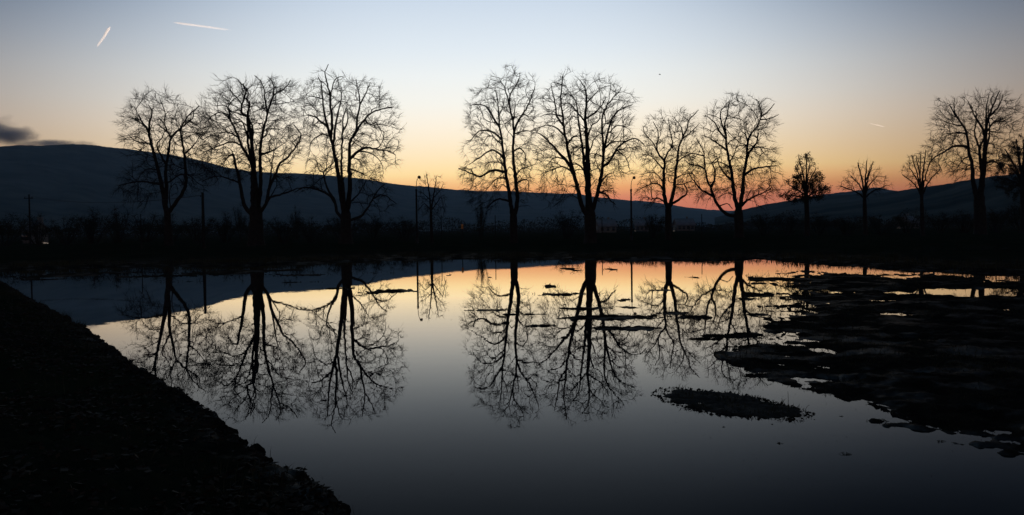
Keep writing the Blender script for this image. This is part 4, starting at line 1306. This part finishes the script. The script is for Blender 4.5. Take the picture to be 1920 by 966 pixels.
# the small island
def island():
    out = pts([(1230, 742), (1238, 733), (1262, 729), (1300, 731), (1360, 736), (1400, 741), (1440, 752), (1480, 762), (1506, 771), (1520, 781), (1498, 786), (1450, 786), (1400, 783), (1350, 778), (1300, 769), (1262, 757)])
    c = out.mean(0)
    root = empty('mud_island', (c[0], c[1], 0))
    tag(root, 'low oblong island of mud and dead grass in the near right water', 'island')
    ring = catmull([(*p, 0) for p in np.vstack([out, out[:1]])], .045)[:-1, :2] - c
    n = len(ring)
    V, rows = [], 12
    for k in range(rows + 1):
        f = 1.06 - k / rows * 1.06
        q = ring * f
        w = c + q
        e = .11 * fbm(w[:, 0] * 7, w[:, 1] * 7, 5, .75)
        hgt_ = -.05 + .066 * min(1, k / 2.5) + (.03 * fbm(w[:, 0] * 14 + 4, w[:, 1] * 14, 4, .7) if k else 0)
        V.append(np.stack([q[:, 0] * (1 + 1.1 * e), q[:, 1] * (1 + 1.1 * e), np.broadcast_to(hgt_, (n,))], 1))
    V = np.vstack(V)
    i = np.arange(rows)[:, None] * n
    j = np.arange(n)[None]
    j2 = (j + 1) % n
    Q = np.stack([i + j, i + j2, i + n + j2, i + n + j], -1).reshape(-1, 4)
    mobj('soil', V, [Q], M_MUD, root, True)
    r = np.random.default_rng(8)
    idx = r.integers(0, n, 1500)
    f = np.sqrt(r.uniform(0, 1.06, 1500))
    P = np.stack([ring[idx, 0] * f, ring[idx, 1] * f, np.full(1500, .01)], 1)
    Vb, F4, F3 = blades(P, r.uniform(.006, .03, 1500) * np.clip(1 + 3 * fbm(P[:, 0] * 6, P[:, 1] * 6, 3), .3, 2.4), r.uniform(.004, .009, 1500), r, 1.8)
    tag(mobj('dead_grass', Vb, [F4, F3], M_DRYGRASS, root), kind='stuff')
    idx = r.integers(0, n, 260)
    f = r.uniform(.88, 1.10, 260)
    Vc_, Fc = clods(np.stack([ring[idx, 0] * f, ring[idx, 1] * f, r.uniform(-.004, .008, 260)], 1), r.uniform(.006, .02, 260), 4)
    tag(mobj('clods', Vc_, [Fc], M_MUD, root), kind='stuff')
island()

def reed(px, py, hpx, label, lean=.03, mat=M_DRYGRASS, rr=.004):
    p = onwater(px, py)
    h = hpx * p[1] / FPX
    z = max(-.05, min(hgt(p[0], p[1]), 0.0))
    V, Q = tube(catmull([(0, 0, z - .05), (lean * .3, 0, h * .5), (lean, .01, h)], .02), np.array(1.0), 5)
    C = catmull([(0, 0, z - .05), (lean * .3, 0, h * .5), (lean, .01, h)], .02)
    V, Q = tube(C, np.linspace(rr, rr * .4, len(C)), 5)
    o = mobj('reed_stem', V, [Q], mat, loc=(p[0], p[1], 0))
    tag(o, label, 'reed', 'single reed stems standing in the water')
reed(1478, 760, 26, 'single upright reed stem at the back of the mud island', .0)
reed(1468, 760, 14, 'shorter reed stem beside the tall one on the mud island', -.01)
reed(1508, 772, 12, 'bent reed stem at the right tip of the mud island', .05)

def weed(px, py, wpx, seed, label):
    """A drowned tuft of stems just breaking the surface."""
    p = onwater(px, py)
    w = wpx * p[1] / FPX
    r = np.random.default_rng(seed)
    mb = MB()
    for k in range(9):
        a = r.uniform(0, 6.28)
        L = w * r.uniform(.25, .6)
        h = w * r.uniform(.01, .16)
        d = np.array((math.cos(a), math.sin(a), 0))
        c = catmull([(0, 0, -.06), d * L * .4 + (0, 0, h), d * L + (0, 0, -.004 + h * r.uniform(0, .6))], .03)
        mb.tube(c, np.linspace(.0035, .0012, len(c)), 4)
    o = mb.build('water_weed', M_DRYGRASS)
    o.location = (p[0], p[1], 0)
    tag(o, label, 'weed', 'weed tufts breaking the water')
weed(1357, 801, 9, 1, 'small weed tuft in the water in front of the mud island, left one')
weed(1463, 832, 16, 2, 'weed tuft in open water below the right end of the mud island')
weed(1585, 852, 26, 3, 'flat weed tuft farthest down in the open water on the right')
weed(1648, 790, 34, 4, 'spiky weed tuft at the left end of the lower mud strip')
weed(1578, 740, 20, 5, 'weed tuft hanging off the lower edge of the mud flat')
weed(1577, 781, 9, 6, 'tiny weed speck right of the mud island')
weed(1762, 828, 22, 7, 'weed tuft below the lower mud strip near the right edge')
weed(1448, 796, 8, 8, 'tiny weed speck just under the mud island')

for k, (a, b, lab) in enumerate((((404, 810), (444, 807), 'pale dry stick lying out over the water from the near bank'),
                                 ((408, 813), (432, 816), 'shorter pale stick beside the longer one at the near bank edge'))):
    p, q = onwater(*a, .03), onwater(*b, .012)
    m_ = (p + q) / 2 + np.array((.01, .02, .006))
    C = catmull([p, m_, q], .05)
    V, Q = tube(C, np.linspace(.006, .0035, len(C)), 6)
    tag(mobj('stick', V, [Q], M_STRAW), lab, 'stick', 'dry sticks at the near bank')

bits = []
for (x0, x1, y0, y1, n_) in ((1240, 1900, 700, 900, 420), (830, 1300, 540, 650, 160), (420, 900, 760, 950, 60), (1300, 1560, 560, 700, 160)):
    bits += [onwater(x, y) for x, y in zip(rng.uniform(x0, x1, n_), rng.uniform(y0, y1, n_))]
bits = np.array(bits)
bits = bits[height(bits[:, 0].copy(), bits[:, 1].copy()) < -.005]
V, F = leaf_quads(np.stack([bits[:, 0], bits[:, 1], np.full(len(bits), .004)], 1), rng.uniform(.004, .013, len(bits)) * np.clip(bits[:, 1] / 9, .7, 2), rng, .5)
Vc = V.reshape(-1, 4, 3)
Vc[:, :, 2] = .004 + np.abs(Vc[:, :, 2] - .004) * .25
tag(mobj('floating_debris', Vc.reshape(-1, 3), [F], M_LITTER), 'tiny specks of leaf and straw floating on the water', 'debris', kind='stuff')

# ------------------------------------------------------------------ things in the sky
def bird(px, py, d, label):
    p = at(px, py, d)
    root = empty('bird', p)
    tag(root, label, 'bird')
    mb = MB()
    ys = np.linspace(-.17, .19, 9)
    mb.tube([(y, 0, .01 * math.sin(y * 9)) for y in ys], [.006, .02, .04, .05, .052, .045, .03, .032, .008], 8)
    mb.build('body', M_PLUM, root, True)
    for s in (-1, 1):
        V = np.array([(.07, 0, .03), (.06, s * .17, .11), (-.02, s * .36, .08), (-.09, s * .33, .07), (-.06, s * .16, .09), (-.07, 0, .025)])
        V = np.vstack([V, V - (0, 0, .008)])
        F = [(0, 1, 4, 5), (1, 2, 3, 4), (11, 10, 7, 6), (10, 9, 8, 7)]
        E = [(i, (i + 1) % 6, (i + 1) % 6 + 6, i + 6) for i in range(6)]
        mobj('wing', V, [F + E], M_PLUM, root)
bird(1237, 140, 150, 'tiny dark bird high above the lamp post right of centre')

def contrail_material():
    m = bpy.data.materials.new('vapour_trail')
    m.use_nodes = True
    nt = m.node_tree
    nt.nodes.clear()
    out = nt.nodes.new('ShaderNodeOutputMaterial')
    vs_ = nt.nodes.new('ShaderNodeVolumeScatter')
    vs_.inputs['Color'].default_value = (1, .98, .97, 1)
    vs_.inputs['Anisotropy'].default_value = .55
    t = nt.nodes.new('ShaderNodeTexCoord')
    sx = nt.nodes.new('ShaderNodeSeparateXYZ')
    nt.links.new(t.outputs['Generated'], sx.inputs[0])
    r = nt.nodes.new('ShaderNodeMapRange')         # the old end of the trail has thinned out
    r.inputs['To Min'].default_value = .012
    r.inputs['To Max'].default_value = .004
    nt.links.new(sx.outputs[0], r.inputs['Value'])
    nt.links.new(r.outputs[0], vs_.inputs['Density'])
    nt.links.new(vs_.outputs[0], out.inputs['Volume'])
    return m
M_TRAIL = contrail_material()
def contrail(a, b, wa, wb, d, label):
    """A vapour trail from its fresh end a to its old end b, nine kilometres up or so."""
    p, q = at(*a, d), at(*b, d * 1.04)
    L = float(np.linalg.norm(q - p))
    ux = (q - p) / L
    uy = np.cross((0, 0, 1), ux)
    uy /= np.linalg.norm(uy)
    uz = np.cross(ux, uy)
    t = np.linspace(0, 1, 24)
    C = np.stack([t * L, 0 * t + L * .004 * np.sin(t * 9), 0 * t], 1)
    R = (wa + (wb - wa) * t) * np.minimum(1, t * 8 + .1) * np.minimum(1, (1 - t) * 6 + .05) * d / FPX / 2
    V, Q = tube(C, R, 10)
    o = mobj('contrail', V, [Q], M_TRAIL, smooth=True)
    M = Matrix(np.stack([ux, uy, uz], 1).tolist()).to_4x4()
    M.translation = Vector(p)
    o.matrix_world = M
    tag(o, label, 'contrail', 'vapour trails in the evening sky')
contrail((207, 50), (181, 90), 5.5, 3.5, 38000, 'short steep vapour trail at upper left')
contrail((324, 42), (436, 57), 4.0, 3.5, 42000, 'long thin nearly level vapour trail at upper left')
contrail((1630, 231), (1662, 239), 0.7, 0.9, 60000, 'faint short vapour trail low in the sky on the right')

def cloud():
    c = at(45, 241, 6200)
    mb = MB()
    mb.box((0, 0, 0), (1150, 420, 310))
    m = bpy.data.materials.new('cloud_vapour')
    m.use_nodes = True
    nt = m.node_tree
    nt.nodes.clear()
    out = nt.nodes.new('ShaderNodeOutputMaterial')
    t = nt.nodes.new('ShaderNodeTexCoord')
    def math_(op, a, b=None, clamp=False):
        n = nt.nodes.new('ShaderNodeMath')
        n.operation = op
        n.use_clamp = clamp
        for i, v in enumerate((a, b)):
            if v is None:
                continue
            if isinstance(v, (int, float)):
                n.inputs[i].default_value = v
            else:
                nt.links.new(v, n.inputs[i])
        return n.outputs[0]
    sp = nt.nodes.new('ShaderNodeSeparateXYZ')
    nt.links.new(t.outputs['Object'], sp.inputs[0])
    mp = nt.nodes.new('ShaderNodeMapping')
    mp.inputs['Scale'].default_value = (.0045, .006, .010)
    nt.links.new(t.outputs['Object'], mp.inputs['Vector'])
    nz = nt.nodes.new('ShaderNodeTexNoise')
    nz.inputs['Scale'].default_value = 1.0
    nz.inputs['Detail'].default_value = 5
    nz.inputs['Roughness'].default_value = .6
    nt.links.new(mp.outputs[0], nz.inputs['Vector'])
    # a tall head at the left that trails off low to the right
    def blob(x, z, rx, rz, w=1.0):
        dx = math_('DIVIDE', math_('SUBTRACT', sp.outputs[0], x), rx)
        dz = math_('DIVIDE', math_('SUBTRACT', sp.outputs[2], z), rz)
        dy = math_('DIVIDE', sp.outputs[1], 170.0)
        d = math_('SQRT', math_('ADD', math_('ADD', math_('MULTIPLY', dx, dx), math_('MULTIPLY', dz, dz)), math_('MULTIPLY', dy, dy)))
        return math_('MULTIPLY', math_('SUBTRACT', 1.0, d), w)
    sh = math_('MAXIMUM', math_('MAXIMUM', blob(-270, 0, 250, 125), blob(-90, -50, 200, 62)), blob(170, -98, 290, 30, .8))
    den = math_('MULTIPLY', math_('MAXIMUM', math_('ADD', sh, math_('MULTIPLY', math_('SUBTRACT', nz.outputs[0], .52), 2.4)), 0.0), .022)
    den = math_('MINIMUM', den, .02)
    pv = nt.nodes.new('ShaderNodeVolumePrincipled')
    pv.inputs['Color'].default_value = (.50, .56, .66, 1)
    nt.links.new(den, pv.inputs['Density'])
    nt.links.new(pv.outputs[0], out.inputs['Volume'])
    o = mb.build('cloud', m)
    o.location = c
    o.rotation_euler = (0, 0, math.atan2(-c[0], c[1]))
    tag(o, 'small dark grey cloud just above the left hill at the left edge', 'cloud')
cloud()
